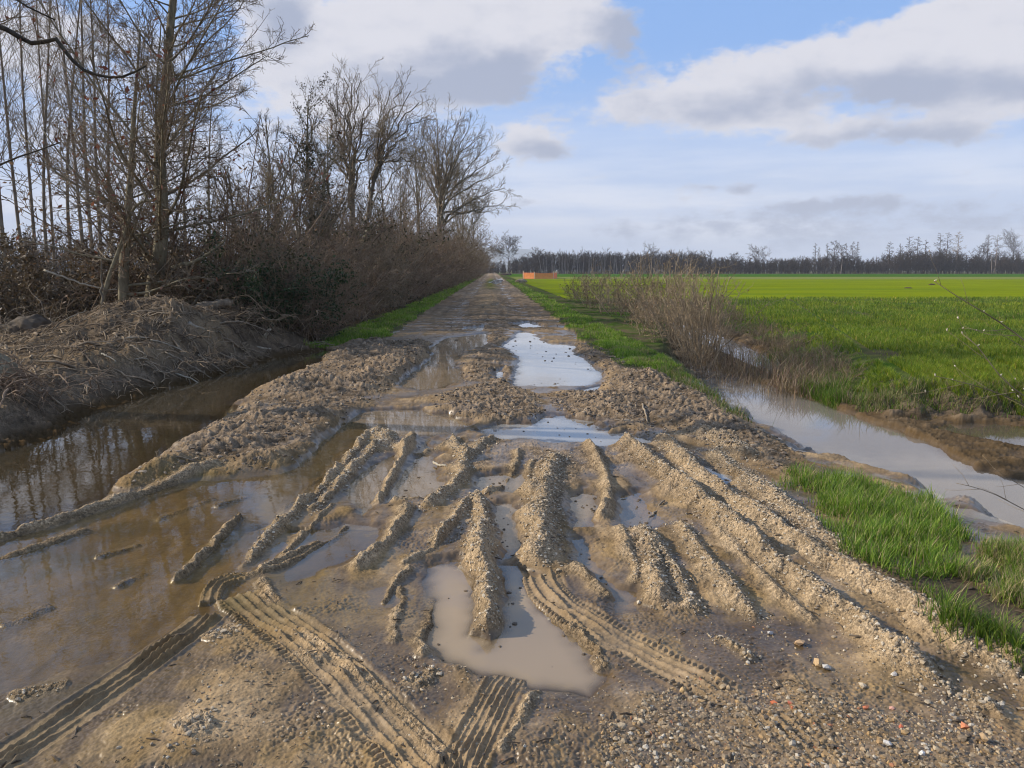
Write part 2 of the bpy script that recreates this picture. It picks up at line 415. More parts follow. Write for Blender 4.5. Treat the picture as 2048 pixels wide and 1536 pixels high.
# ridges thrown up by wheels: line, half width (m), height (m), grit
RIDGES = [
    ([(955, 998), (966, 1060), (957, 1120), (966, 1185), (975, 1245), (985, 1285)], .085, .13, 1.0),
    ([(1112, 915), (1098, 960), (1088, 1000), (1083, 1060), (1088, 1110), (1082, 1150)], .11, .12, 1.0),
    ([(1066, 925), (1052, 950), (1056, 985), (1066, 1010)], .06, .06, .6),
    ([(1170, 885), (1198, 930), (1218, 985), (1216, 1025), (1196, 1052)], .06, .085, .6),
    ([(1215, 878), (1245, 890), (1292, 930), (1370, 992), (1450, 1060), (1540, 1132), (1640, 1205), (1750, 1292), (1850, 1370), (1925, 1428)], .085, .125, 1.0),
    ([(1300, 872), (1325, 885), (1372, 930), (1425, 985), (1500, 1040), (1580, 1092), (1700, 1165), (1800, 1215), (1900, 1285), (2000, 1362), (2110, 1430)], .09, .09, .9),
    ([(1420, 905), (1480, 960), (1560, 1020), (1640, 1080)], .10, .05, .8),
    ([(1285, 1070), (1300, 1110), (1312, 1170), (1322, 1225)], .075, .085, 1.0),
    ([(1300, 1085), (1340, 1140), (1375, 1205), (1400, 1240)], .05, .05, .8),
    ([(1352, 1050), (1395, 1115), (1450, 1180), (1512, 1256)], .06, .075, .8),
    ([(1150, 1142), (1186, 1178), (1222, 1205)], .05, .06, .2),
    ([(1145, 1255), (1170, 1290), (1195, 1320)], .03, .03, .3),
    ([(938, 1012), (905, 1055), (868, 1098)], .05, .075, .7),
    ([(935, 905), (925, 940), (928, 968), (885, 1000), (852, 1030)], .06, .08, .8),
    ([(990, 880), (960, 900), (930, 930)], .07, .07, .8),
    ([(822, 1018), (795, 1075), (745, 1125), (705, 1155)], .05, .07, .6),
    ([(828, 868), (806, 920), (785, 960), (748, 1022)], .05, .085, .6),
    ([(745, 862), (715, 900), (690, 930), (660, 965), (600, 1020), (545, 1075), (500, 1120), (470, 1150)], .055, .085, .9),
    ([(760, 895), (720, 930), (690, 968), (650, 1005), (620, 1030)], .05, .07, .8),
    ([(745, 868), (780, 880), (760, 905), (720, 905)], .12, .07, 1.0),
    ([(640, 1080), (600, 1105), (550, 1130), (520, 1150)], .035, .045, .5),
    ([(825, 1140), (790, 1175), (760, 1210)], .03, .04, .4),
    ([(488, 1022), (445, 1072), (395, 1122), (346, 1166)], .045, .085, .6),
    ([(470, 938), (400, 948), (350, 966), (250, 1000), (120, 1046), (0, 1078), (-200, 1130)], .075, .09, .5),
    ([(190, 1052), (140, 1072), (90, 1090), (0, 1118), (-120, 1150)], .07, .052, .6),
    ([(430, 990), (380, 1010), (310, 1036)], .05, .030, .2),
    ([(285, 1080), (230, 1100), (190, 1112)], .04, .034, .2),
    ([(500, 985), (430, 1010)], .04, .032, .2),
    ([(105, 1205), (40, 1232), (0, 1245)], .05, .031, .2),
    ([(285, 1140), (230, 1172)], .04, .031, .2),
    ([(1395, 880), (1440, 890), (1500, 930)], .12, .06, .8),
    ([(1082, 1385), (1050, 1440), (1000, 1530)], .022, .022, .3),
    ([(590, 1275), (680, 1330), (780, 1410), (850, 1480), (900, 1560)], .035, .018, .4),
    ([(815, 1365), (845, 1380), (862, 1350)], .05, .03, .9),
    ([(640, 1340), (590, 1322)], .06, .02, .6),
    ([(420, 1290), (440, 1275), (470, 1262)], .06, .025, .8),
    ([(355, 1490), (420, 1460)], .08, .03, 1.0),
    ([(20, 1400), (140, 1370)], .05, .02, .7),
    ([(1425, 1280), (1480, 1310), (1500, 1330)], .04, .03, 1.0),
    ([(1925, 1400), (1960, 1420), (1975, 1450)], .07, .07, 1.0),
    ([(905, 880), (915, 905), (935, 930)], .05, .06, .7),
    ([(862, 1190), (858, 1240), (846, 1295), (850, 1330)], .035, .035, .3),
    ([(806, 1170), (795, 1230), (790, 1300)], .03, .028, .2),
    ([(524, 1160), (540, 1185), (545, 1212)], .045, .035, .4),
    ([(470, 1158), (520, 1150), (560, 1140), (640, 1090), (700, 1050)], .03, .035, .4),
    ([(780, 1010), (840, 1000), (880, 980)], .04, .035, .5),
    ([(1480, 945), (1560, 1005), (1640, 1075), (1700, 1125)], .08, .05, .8),
    ([(1040, 905), (1030, 940), (1000, 985), (960, 1000)], .05, .05, .6),
    ([(640, 940), (610, 975), (560, 1015)], .05, .05, .6),
    ([(830, 915), (870, 900), (900, 895)], .05, .04, .6),
    ([(1100, 1235), (1150, 1262), (1190, 1310), (1215, 1350)], .035, .035, .4),
    ([(905, 1050), (880, 1090), (850, 1120), (800, 1140)], .03, .03, .3),
    ([(670, 1010), (620, 1060), (560, 1120)], .03, .04, .4),
    ([(1240, 1060), (1260, 1120), (1275, 1180)], .04, .04, .6),
    ([(1420, 1060), (1480, 1120), (1560, 1200), (1640, 1270)], .04, .035, .5),
    ([(1960, 1290), (2000, 1330), (2060, 1350)], .09, .07, .6),
]
RIDGES = [(smooth_line([gp(*p) for p in r[0]], 2), r[1], r[2], r[3]) for r in RIDGES]
# wheel tracks with tread: line, half width, lug sides, grooves, fade in/out
TREADS = [
    ([(470, 1186), (500, 1212), (540, 1246), (640, 1325), (735, 1415), (805, 1490), (855, 1560), (930, 1680)], .125, (0, 1), 4, .019),
    ([(424, 1226), (370, 1272), (300, 1325), (150, 1430), (30, 1512), (-120, 1610)], .085, (0, 0), 3, .026),
    ([(1078, 1150), (1095, 1190), (1132, 1222), (1200, 1266), (1290, 1315), (1400, 1374), (1490, 1420)], .105, (1, 1), 3, .020),
    ([(1024, 1352), (1000, 1396), (950, 1500), (900, 1610)], .07, (0, 0), 4, .018),
    ([(1535, 1440), (1590, 1490), (1680, 1570), (1760, 1640)], .085, (1, 0), 3, .012),
    ([(420, 1205), (424, 1180), (450, 1160), (500, 1152)], .05, (1, 1), 2, .02),
]
TREADS = [(smooth_line([gp(*p) for p in t[0]], 3), *t[1:]) for t in TREADS]
GRAVEL = gpoly([(1240, 1480), (1290, 1400), (1400, 1365), (1520, 1385), (1650, 1400), (1800, 1430), (1960, 1440), (2060, 1500), (2200, 1640), (1100, 1640)])
WETSOIL = gpoly([(1640, 1040), (1700, 1090), (1790, 1150), (1900, 1140), (1990, 1190), (2060, 1200), (2100, 1290), (2000, 1300), (1900, 1250), (1780, 1180), (1680, 1110)])
MOUND = (-6.25, 13.3, 1.10, 1.75)   # x, y, height, spread

def bbox_sel(x, y, P, m):
    P = np.asarray(P)
    return np.nonzero((x > P[:, 0].min() - m) & (x < P[:, 0].max() + m) & (y > P[:, 1].min() - m) & (y < P[:, 1].max() + m))[0]

C_DRY = np.array((.345, .250, .148)); C_MUD = np.array((.190, .130, .070)); C_WET = np.array((.092, .060, .029))
C_SPOIL = np.array((.215, .160, .106)); C_BANK = np.array((.130, .098, .066)); C_DARK = np.array((.062, .047, .032))
C_ROAD = np.array((.275, .208, .140)); C_GREEN = np.array((.060, .135, .012)); C_LIME = np.array((.165, .205, .010))
C_SOIL = np.array((.105, .080, .052)); C_GRIT = np.array((.365, .285, .188)); C_OCHRE = np.array((.26, .170, .065))

def terrain(x, y, full=True):
    """height of the ground (and, if full, its colour, wetness, zone and the water over it)"""
    x = np.asarray(x, np.float32); y = np.asarray(y, np.float32)
    u = x + 0.0255 * y
    r = np.hypot(x, y)
    n1 = fbm(x, y, 1.7, 3, 1); n2 = fbm(x, y, .45, 2, 7); n3 = fbm(x, y, .16, 2, 13)
    n4 = perlin(x / .052, y / .052, 21); n5 = perlin(x / .021, y / .021, 29); n6 = perlin(x / .0115, y / .0115, 37); n35 = perlin(x / .085 + .4 * n3, y / .085, 33)
    near = sst(r, 30, 8)
    wx = x + .05 * n2 + .02 * n3; wy = y + .07 * n2 + .03 * n3         # ragged outlines
    h = .032 + .014 * n1 + .011 * n2
    rough = (.0032 + .009 * sst(fbm(x, y, .5, 4, 73, .6), .0, .45)).astype(np.float32)
    # beyond the torn-up part: a crowned road with two worn lines
    far = sst(y, 20, 30)
    un = u + .2
    road = .094 + .05 * np.exp(-(un / .55) ** 2) - .05 * np.exp(-((np.abs(un) - 1.1) / .4) ** 2) + .02 * n1
    h = h * (1 - far) + road * far
    fa = np.arctan2(x - .1, 10.2 - y) ; fr = np.hypot(x - .1, 10.2 - y)
    fan = fbm(fa * 11 + .25 * n2, fr / 1.6, 1.0, 3, 47) * sst(y, 8.6, 7.4)
    h = h + .018 * fan * (y < 9) + .010 * fbm(fa * 26 + .3 * n2, fr / .8, 1.0, 2, 53) * sst(y, 8.6, 7.4)
    h = h + (.0035 * fbm(fa * 70 + .5 * n2, fr / .9, 1.0, 2, 59) + .006 * n3 * sst(n2, -.2, .4)) * sst(y, 8.0, 6.5)
    rut = fbm(un / .32, y / 6, 1.0, 3, 49)
    h = h + far * (.022 * rut + .012 * n2)
    rough = np.maximum(rough, far * .022 * sst(y, 75, 45))
    # zone: 0 track, 1 left bank, 2 field, 3 verge, 4 right low ground
    zone = np.zeros(x.shape, np.int8)
    uu = u + .18 * n1 + .1 * n2
    vR = (uu > 2.05) & (y > 11.5); vL = (uu < -2.5 - .9 * sst(y, 18.5, 15.5)) & (y > 15.2)
    h = np.where(vR, .10 + .03 * n2, h); h = np.where(vL, .07 + .02 * n2, h)
    zone[vR | vL] = 3
    fld = (u > 3.9) & (y > 20) | (y > 7.4) & (x > 4.3)
    h = np.where(fld, .06 + .02 * n1 * sst(r, 90, 30), h)
    zone[fld] = 2
    colr = None
    # left bank
    i = np.nonzero((x < -2.5) & (y < 95) & (x > -95))[0]
    d = sd_poly(wx[i], wy[i], LEFT_LAND)
    inl = d < 0
    s = np.clip(-d, 0, 5)
    hl = .40 * sst(s, -.05, 1.0) + .06 * n1[i] * sst(s, 0, .8) + .035 * n2[i]
    mx, my, mh, ms = MOUND
    ang = np.exp(-(((x[i] - mx) / 1.55) ** 2 + ((y[i] - my) / ms) ** 2) * 1.1)
    hl = hl + (mh - .40) * ang * sst(s, 0, 1.2) + (.07 * n2[i] + .04 * n3[i]) * ang
    j = i[inl]
    h[j] = hl[inl]; zone[j] = 1; rough[j] = .042
    # rough root bank at the left edge of the pond
    # left pond bed
    i = bbox_sel(x, y, LEFT_POND, .6)
    d = sd_poly(wx[i], wy[i], LEFT_POND)
    k = sst(d, .10, -.25)
    kk = (zone[i] != 1)
    h[i] = np.where(kk, h[i] * (1 - k) + (-.22) * k, h[i])
    pond = np.zeros(x.shape, bool); pond[i] = (d < .05) & kk
    # flooded wheel-torn ground
    flood = np.zeros(x.shape, np.float32)
    i = bbox_sel(x, y, FLOOD, .8)
    d = sd_poly(wx[i], wy[i], FLOOD)
    fo = np.where(y[i] < 4.6, .85, .25)
    k = sst(d, fo, -.35)
    h[i] = h[i] * (1 - k) + (-.028 + .010 * n1[i] + .007 * n2[i]) * k
    flood[i] = sst(d, fo * 1.3, -.15)
    for P, lv, fe in FLATS:
        i = bbox_sel(x, y, P, fe)
        k = sst(sd_poly(wx[i], wy[i], P), fe, -fe)
        h[i] = h[i] * (1 - k) + (lv + .008 * n2[i] + .004 * n3[i]) * k
    crust = np.zeros(x.shape, np.float32); spoilc = np.zeros(x.shape, np.float32)
    for P, lift, rg, fe in HUMPS:
        i = bbox_sel(x, y, P, fe)
        k = sst(sd_poly(wx[i], wy[i], P), fe * .5, -fe)
        hh = lift * (.75 + .5 * n1[i] + .35 * n2[i])
        h[i] = np.maximum(h[i], h[i] * (1 - k) + (.02 + hh) * k)
        rough[i] = np.maximum(rough[i], rg * k)
        spoilc[i] = np.maximum(spoilc[i], k)
    milk = np.zeros(x.shape, np.float32); pid = np.full(x.shape, -1, np.int16)
    for q, (key, (P, dep, mk)) in enumerate(PUD.items()):
        fe = .10 if dep > .03 else .12
        i = bbox_sel(x, y, P, .5)
        am = np.clip(y[i] / 8, .22, 1)
        d = sd_poly(x[i] + am * (.08 * n2[i] + .05 * n3[i] + .02 * n35[i]), y[i] + am * (.12 * n2[i] + .06 * n3[i] + .02 * n4[i]), P)
        k = sst(d, fe + (.10 if key in ('mirror', 'white', 'shade', 'brown') else 0), -fe)
        h[i] = h[i] * (1 - k) + (-dep + .006 * n2[i]) * k
        k2 = sst(d, .01, -fe)
        rough[i] *= 1 - k2
        spoilc[i] *= 1 - k2
        milk[i] = np.maximum(milk[i], mk * sst(d, .25, 0))
        pid[i] = np.where(d < .06, q, pid[i])
    # ridges
    ridge = np.zeros(x.shape, np.float32)
    for P, w, hh, grit in RIDGES:
        m = w * 3 + .1
        i = bbox_sel(x, y, P, m)
        d, L, sd, t, tot = sd_line(x[i] + .014 * n3[i] + .018 * n2[i] + .010 * n35[i] + .006 * n4[i], y[i] + .014 * n3[i] + .010 * n35[i], P)
        a = np.minimum(sst(t, 0, .10), sst(t, 1, .93))
        gap = fbm(L, L * 0 + w * 99, .22, 2, 3)
        q = d / (w * np.where(sd > 0, .62, .80) * (1 + .25 * n2[i] + .12 * gap))
        irr = .14 + (.55 if grit < .25 else 0)
        prof = np.exp(-(q / .92) ** 1.9) * (.86 + .26 * n2[i] + .20 * n3[i] + irr * gap + .14 * n35[i]) * a
        h[i] = h[i] + hh * .62 * np.clip(prof * 1.12, 0, 1.02 + .25 * n3[i] + .12 * n35[i])
        h[i] = h[i] + hh * .15 * np.exp(-(q / 2.2) ** 2) * a * (.8 + .5 * n2[i])
        ridge[i] = np.maximum(ridge[i], np.exp(-(q / 1.5) ** 2) * a)
        rough[i] = np.maximum(rough[i], (.005 + .011 * grit) * np.exp(-(q / 1.2) ** 2) * a)
    # tread prints
    tread = np.zeros(x.shape, np.float32)
    for P, w, lug, gr, dep in TREADS:
        i = bbox_sel(x, y, P, w * 2)
        if len(i) == 0: continue
        d, L, sd, t, tot = sd_line(x[i], y[i], P)
        s = d * sd / w
        a = np.minimum(sst(t, 0, .04), sst(t, 1, .9)) * (.8 + .25 * n1[i])
        inside = sst(np.abs(s) + .06 * n3[i] + .04 * n4[i], 1.08, .90) * a
        rib = np.exp(-((np.mod(s * gr / 1.5 + .5, 1) - .5) / .17) ** 2) * (np.abs(s) < .74)
        ph = np.mod(L / .031 + np.where(sd > 0, .3, 0) + np.abs(s) * .4, 1.0)
        sel = np.where(s > 0, lug[0], lug[1])
        lugs = sst(np.abs(ph - .25), .26, .14) * sst(np.abs(s), .70, .78) * sst(np.abs(s), 1.12, 1.02) * sel
        cut = .5 + .5 * np.sin(L / .020 * 6.283 / 2) * (np.abs(s) < .7)
        br_ = np.clip(.8 + .6 * n2[i] + .5 * n3[i], .1, 1.3)
        carved = -dep * .75 + dep * 1.15 * rib * (.75 + .25 * cut) * br_ + dep * .8 * lugs * br_ + .004 * n3[i] + .003 * n4[i]
        berm = .012 * np.exp(-((np.abs(s) - 1.12) / .12) ** 2) * a * (.6 + .6 * n2[i])
        floor_ = np.maximum(h[i], .018)
        h[i] = h[i] * (1 - inside) + (floor_ + carved + .006) * inside + berm
        rough[i] *= 1 - .8 * inside
        tread[i] = np.maximum(tread[i], inside)
    # low ground on the right with pool and ditch
    i = np.nonzero((x > 1.5) & (y > 1.0) & (y < 45) & (x < 16))[0]
    d = sd_poly(wx[i], wy[i], LOW)
    fs = (x[i] > 4.2) & (y[i] > 7.6) & (d > -1.2)
    k = sst(d + .25 * n2[i], np.where(fs, .9, .42), np.where(fs, -.3, -.05))
    h[i] = h[i] * (1 - k) + (np.where((x[i] > 3.9) & (y[i] < 10.5), -.205, -.19) + .018 * n1[i] + .025 * n2[i] + .015 * n3[i]) * k
    zone[i[d < 0]] = 4
    rough[i] = np.maximum(rough[i], .017 * sst(d, .5, 0))
    low = np.zeros(x.shape, np.float32); low[i] = sst(d, .5, -.1)
    right = np.zeros(x.shape, bool); right[i] = d < .3
    mudp = np.zeros(x.shape, bool)
    for n_, (P, dep, fe) in enumerate([(POOL, .28, .16), (DITCH, .15, .22)] + [(p, .05, .16) for p in MUDPOOLS]):
        i = bbox_sel(x, y, P, .6)
        d = sd_poly(wx[i], wy[i], P)
        k = sst(d, fe * .6, -fe)
        h[i] = h[i] * (1 - k) + ((ZR if n_ < 2 else ZM) - dep) * k
        if n_ >= 2: mudp[i] |= d < .12
    # grit and clods
    dry = sst(h - np.where(right, ZR, 0), -.01, .03)
    var = np.clip(.75 + .7 * n2 + .5 * n1, .25, 1.6)
    big = (np.abs(n3) * .8 - .25) + .75 * n35 * np.clip(.6 + n3, 0, 1.4) + .55 * n4 + .35 * n5
    small = .25 * n35 + .45 * n4 * np.clip(.6 + n3, 0, 1.3) + .75 * n5 + .6 * n6
    kb = sst(rough, .018, .036)
    h = h + rough * (big * kb * var + small * (1 - kb) * .62) * (.25 + .75 * dry) * np.where(r < 60, 1, .3)
    h = h + (.0010 * n4 + .0008 * n5 + .0008 * n6) * near * dry
    if not full: return h
    # ---- colour of the ground itself
    hv = h
    sd_ = (.5 + .5 * n2)[:, None]
    track = zone == 0
    wet = np.where(track, sst(hv + .012 * n2 + .006 * fan, .058, .006), 0)
    st_ = fbm(x / .10 + y * .9, y / .55, 1.0, 3, 55); pt = fbm(x, y, .55, 4, 57, .6)
    ridged = np.clip(ridge * 1.25 + sst(hv, .07, .13) * .6 * (spoilc < .3), 0, 1)
    c = C_MUD * (1 - wet[:, None]) + C_WET * wet[:, None]
    c = c + (C_DRY - c) * (.62 * sst(n1 + .4 * n2 + .5 * st_, -.5, .5) * (1 - wet))[:, None]
    damp = sst(pt + .35 * st_ - .45 * fan - 6 * (hv - .035), -.15, .55) * (1 - ridged)
    c = c + (C_WET * 1.15 - c) * (damp * .72)[:, None]
    c = c + (C_OCHRE - c) * (sst(fbm(x + .2 * st_, y, .7, 3, 63), -.05, .5) * .55 * (1 - ridged) * sst(y, 8, 4))[:, None]
    pw_ = fbm(x + .1 * st_, y, .24, 4, 83, .6)
    c = c * (1 + (.14 * st_ + .20 * pw_) * near)[:, None]
    c = c + (C_DRY * 1.05 - c) * (sst(pw_ - .3 * pt, .15, .75) * .5 * (1 - wet) * near)[:, None]
    wet = np.clip(wet + damp * .55, 0, 1)
    c = c + (C_GRIT - c) * (ridged * .66 * (.8 + .3 * n3) * (1 - .5 * wet))[:, None].clip(0, 1)
    sp = (spoilc * sst(hv, -.01, .06) * (1 - .8 * ridge))[:, None]
    c = c + (C_SPOIL * np.clip(.80 + .35 * n2 + .25 * n3 + .5 * n35 + .25 * n4, .25, 1.6)[:, None] - c) * sp
    trc = tread[:, None] * .8
    c = c + (C_DRY * .86 - c) * trc
    och = (flood * (.62 + .38 * sst(n1 + .6 * n2 + .5 * st_, -.4, .5)) * .92)[:, None]
    bed = C_OCHRE * .60 * (1 + .30 * st_ + .25 * fan)[:, None]
    moss = sst(fbm(x, y, .8, 3, 67) + .3 * st_, .05, .5)[:, None]
    bed = bed + (np.array((.070, .054, .015)) - bed) * moss * .8
    c = c + (bed - c) * och * (1 - ridge[:, None])
    wet = np.clip(wet * (1 - ridge * .7) * (1 - tread * .6), 0, 1)
    # road in the distance: darker churned part, then pale
    rk = (far * track)[:, None]
    pale = sst(y + 3 * n1, 34, 60)[:, None]
    rc = C_SPOIL * .92 * (1 - pale) + C_ROAD * pale
    strip = np.exp(-(un / (.5 + .2 * n2)) ** 2)
    rc = rc * (1 + .28 * rut)[:, None]
    rc = rc + (C_DRY * .92 - rc) * (.7 * strip * sst(y, 24, 34))[:, None]
    rc = rc + (np.array((.15, .17, .035)) - rc) * (strip * sst(y + 12 * n1, 55, 75) * sst(y, 150, 110) * .8)[:, None]
    c = c * (1 - rk) + rc * (.85 + .3 * n2[:, None] + .15 * n3[:, None]) * rk
    # gravel spread
    grav = np.zeros(x.shape, np.float32)
    i = bbox_sel(x, y, GRAVEL, .3)
    grav[i] = sst(sd_poly(wx[i], wy[i], GRAVEL), .2, -.2)
    c = c + (C_MUD * .9 - c) * (grav * .5)[:, None]
    z1 = (zone == 1)[:, None]
    moundk = sst(hv, .45, .9)[:, None]
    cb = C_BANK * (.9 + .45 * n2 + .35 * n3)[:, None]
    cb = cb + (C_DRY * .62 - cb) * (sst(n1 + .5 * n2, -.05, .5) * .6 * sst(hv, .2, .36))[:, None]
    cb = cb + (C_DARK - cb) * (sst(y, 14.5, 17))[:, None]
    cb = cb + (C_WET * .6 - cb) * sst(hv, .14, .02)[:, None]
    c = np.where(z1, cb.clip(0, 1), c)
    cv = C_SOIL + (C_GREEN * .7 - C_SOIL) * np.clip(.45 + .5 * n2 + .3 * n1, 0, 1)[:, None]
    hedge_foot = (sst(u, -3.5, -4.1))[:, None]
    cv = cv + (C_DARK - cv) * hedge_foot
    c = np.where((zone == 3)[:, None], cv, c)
    wet = np.where(zone != 0, 0, wet)
    # field in strips, as sown
    yb = y + .012 * x + 1.0 * n1
    s1 = sst(yb, 40, 44)[:, None]; s2 = sst(yb, 128, 134)[:, None]; s3 = sst(yb, 176, 182)[:, None]; s4 = sst(yb, 296, 304)[:, None]
    cf = C_SOIL * .9 + (C_GREEN * .8 - C_SOIL * .9) * np.clip(.55 + .7 * n1, 0, 1)[:, None] * .85
    stripe = fbm(x / 14, y / 2.2, 1.0, 3, 41)
    lime = C_LIME * (1 + .16 * stripe)[:, None]
    lime = lime + (np.array((.11, .165, .014)) - lime) * sst(fbm(x / 30, y / 6, 1.0, 2, 44), 0, .6)[:, None] * .7
    cf = cf + (lime - cf) * s1
    cf = cf + (np.array((.17, .19, .055)) - cf) * s2
    cf = cf + (np.array((.045, .115, .010)) * (1 + .12 * stripe)[:, None] - cf) * s3
    cf = cf + (np.array((.10, .095, .05)) - cf) * s4
    nearR = sst(u, 9.5, 5.0)[:, None] * sst(y, 300, 120)[:, None]
    patch = sst(n1 + .5 * stripe, -.1, .5)[:, None]
    cf = cf + (np.array((.12, .135, .03)) - cf) * nearR * patch * .6 * s1
    edge_ = (sst(y - .05 * x + .5 * n2, 10.6, 9.3) * (x > 3.5))[:, None]
    cf = cf + (C_BANK * (.8 + .4 * n2 + .3 * n3)[:, None] - cf) * edge_
    c = np.where((zone == 2)[:, None], cf, c)
    cl = C_BANK * 1.25 * np.clip(.85 + .45 * n2 + .35 * n3 + .2 * n1, .3, 1.6)[:, None]
    cl = cl * (1 + .3 * n35 + .25 * n4)[:, None]
    cl = cl + (C_WET * .8 - cl) * sst(hv - .03 * n2, ZR + .16, ZR)[:, None]
    c = c + (cl - c) * (low * (zone != 2))[:, None] * .9
    wet = np.maximum(wet, low * (zone != 2) * sst(hv, ZR + .07, ZR) * .6)
    i = bbox_sel(x, y, WETSOIL, .3)
    k = sst(sd_poly(wx[i], wy[i], WETSOIL), .12, -.15)
    c[i] = c[i] + (C_SOIL * .72 * (1 + .3 * n2[i])[:, None] - c[i]) * k[:, None]
    wet[i] = np.maximum(wet[i] * (1 - k), k * .35)
    c = c * (1 + .16 * n4 * near + .12 * n5 * near)[:, None]
    # ---- water
    lev = np.where(mudp, ZM, np.where(right, ZR, 0.0))
    has = (zone == 0) | (zone == 1) | right
    depth = np.where(has & (y < 130), lev - h, -1.0)
    wid = np.full(x.shape, -1, np.int16)
    wid = np.where(mudp, 104, np.where(right, 100, np.where(pond | (zone == 1), 101, np.where(flood > .3, 102, np.where(pid >= 0, pid, 103)))))
    return dict(h=h, c=np.clip(c, .004, .8), wet=np.clip(wet, 0, 1), zone=zone, depth=depth, lev=lev, wid=wid, milk=milk, grav=grav,
                crust=np.clip(ridged + spoilc * .5, 0, 1))

def hz(x, y):
    return terrain(np.atleast_1d(x), np.atleast_1d(y), False)

# ------------------------------------------------------------------ ground sheet: rings round the standpoint, finer where near
def rings():
    r = [0.05]
    while r[-1] < 5350:
        a = r[-1]
        if a < 1.9: st = .06
        elif a < 12: st = max(.0042, a * a / 1538 * .75)
        elif a < 60: st = a * .0068
        elif a < 400: st = a * .02
        else: st = a * .06
        if a < 12: st = min(st, .0068 * a) if a > 1.9 else st
        r.append(a + st)
    return np.array(r)

def bearings():
    fine = np.arange(-.74, .74, .00118)
    out = []
    a, st = .74, .00118
    while a < math.pi - .02:
        a += st; out.append(a); st = min(st * 1.12, .09)
    out = [v for v in out if v < math.pi - .01]
    return np.concatenate([-np.array(out[::-1]), fine, np.array(out)])
RR, TH = rings(), bearings()
NR, NT = len(RR), len(TH)
gx = (RR[:, None] * np.sin(TH)[None]).ravel(); gy = (RR[:, None] * np.cos(TH)[None]).ravel()
T = {}
CH = 300000
parts_ = [terrain(gx[a:a + CH], gy[a:a + CH]) for a in range(0, len(gx), CH)]
for k_ in parts_[0]: T[k_] = np.concatenate([p[k_] for p in parts_])
del parts_
ii, jj = np.meshgrid(np.arange(NR - 1), np.arange(NT), indexing='ij')
jn = (jj + 1) % NT
quads = np.stack([ii * NT + jj, ii * NT + jn, (ii + 1) * NT + jn, (ii + 1) * NT + jj], -1).reshape(-1, 4)
GV = np.stack([gx, gy, T['h']], -1)

# ground material
def new_mat(name):
    m = bpy.data.materials.new(name); m.use_nodes = True
    m.node_tree.nodes.clear()
    g = NG(m.node_tree)
    o = g.n('ShaderNodeOutputMaterial')
    return m, g, o

m_ground, g, o = new_mat("soil")
ac = g.n('ShaderNodeAttribute', attribute_name="Col")
aw = g.n('ShaderNodeAttribute', attribute_name="wet").outputs['Fac']
ak = g.n('ShaderNodeAttribute', attribute_name="crust").outputs['Fac']
geo = g.n('ShaderNodeNewGeometry')
P_ = geo.outputs['Position']
vor = g.n('ShaderNodeTexVoronoi'); g.link(P_, vor.inputs['Vector']); vor.inputs['Scale'].default_value = 75.0
vor2 = g.n('ShaderNodeTexVoronoi'); g.link(P_, vor2.inputs['Vector']); vor2.inputs['Scale'].default_value = 190.0
nz = g.noise(P_, 55.0, 5.0, .65).outputs['Fac']
nz2 = g.noise(P_, 9.0, 6.0, .6).outputs['Fac']
vs = g.n('ShaderNodeSeparateColor'); g.link(vor.outputs['Color'], vs.inputs[0])
vs2 = g.n('ShaderNodeSeparateColor'); g.link(vor2.outputs['Color'], vs2.inputs[0])
mul = g.m('ADD', .70, g.m('MULTIPLY', nz, .6))
mul = g.m('MULTIPLY', mul, g.m('ADD', .80, g.m('MULTIPLY', nz2, .4)))
mul = g.m('MULTIPLY', mul, g.m('ADD', 1.0, g.m('MULTIPLY', g.m('SUBTRACT', vs.outputs[0], .5), g.m('MULTIPLY', ak, .75))))
mul = g.m('MULTIPLY', mul, g.m('ADD', 1.0, g.m('MULTIPLY', g.m('SUBTRACT', vs2.outputs[0], .5), g.m('ADD', .25, g.m('MULTIPLY', ak, .4)))))
sc_ = g.n('ShaderNodeVectorMath', operation='SCALE')
g.link(ac.outputs['Color'], sc_.inputs[0]); g.link(mul, sc_.inputs['Scale'])
pr = g.n('ShaderNodeBsdfPrincipled')
g.link(sc_.outputs[0], pr.inputs['Base Color'])
g.link(g.ss(g.m('ADD', aw, g.m('MULTIPLY', g.m('SUBTRACT', nz2, .5), .5)), .15, .95, .92, .30), pr.inputs['Roughness'])
g.link(g.m('MULTIPLY', g.ss(aw, .15, .95), .45), pr.inputs['Specular IOR Level'])
hgt = g.m('ADD', g.m('MULTIPLY', vor.outputs['Distance'], -.55), g.m('ADD', g.m('MULTIPLY', nz, .9), g.m('MULTIPLY', vor2.outputs['Distance'], -.3)))
bp = g.n('ShaderNodeBump'); g.link(hgt, bp.inputs['Height'])
bp.inputs['Distance'].default_value = .010
g.link(g.m('MULTIPLY', g.ss(aw, .2, 1.0, 1.0, .18), g.m('ADD', .26, g.m('MULTIPLY', ak, .74))), bp.inputs['Strength'])
g.link(bp.outputs[0], pr.inputs['Normal'])
g.link(pr.outputs[0], o.inputs[0])

fz = T['zone'][quads].max(1)
names = {0: ("dirt_track", "rutted muddy dirt track with wheel ridges and tyre prints"),
         1: ("left_bank", "bare earth bank with a mound beyond the left ditch"),
         2: ("field", "flat green crop field reaching to the far woods"),
         3: ("verge", "grassy verges along both sides of the track"),
         4: ("ditch_bank", "low muddy ground round the right hand ditch")}
for zid, (nm, lab) in names.items():
    fq = quads[fz == zid]
    used, inv = np.unique(fq, return_inverse=True)
    me = mesh_from(nm, GV[used], [inv.reshape(-1, 4)], m_ground, True, T['c'][used], {'wet': T['wet'][used], 'crust': T['crust'][used]})
    tag(obj(nm, me), lab, None, None, "structure")

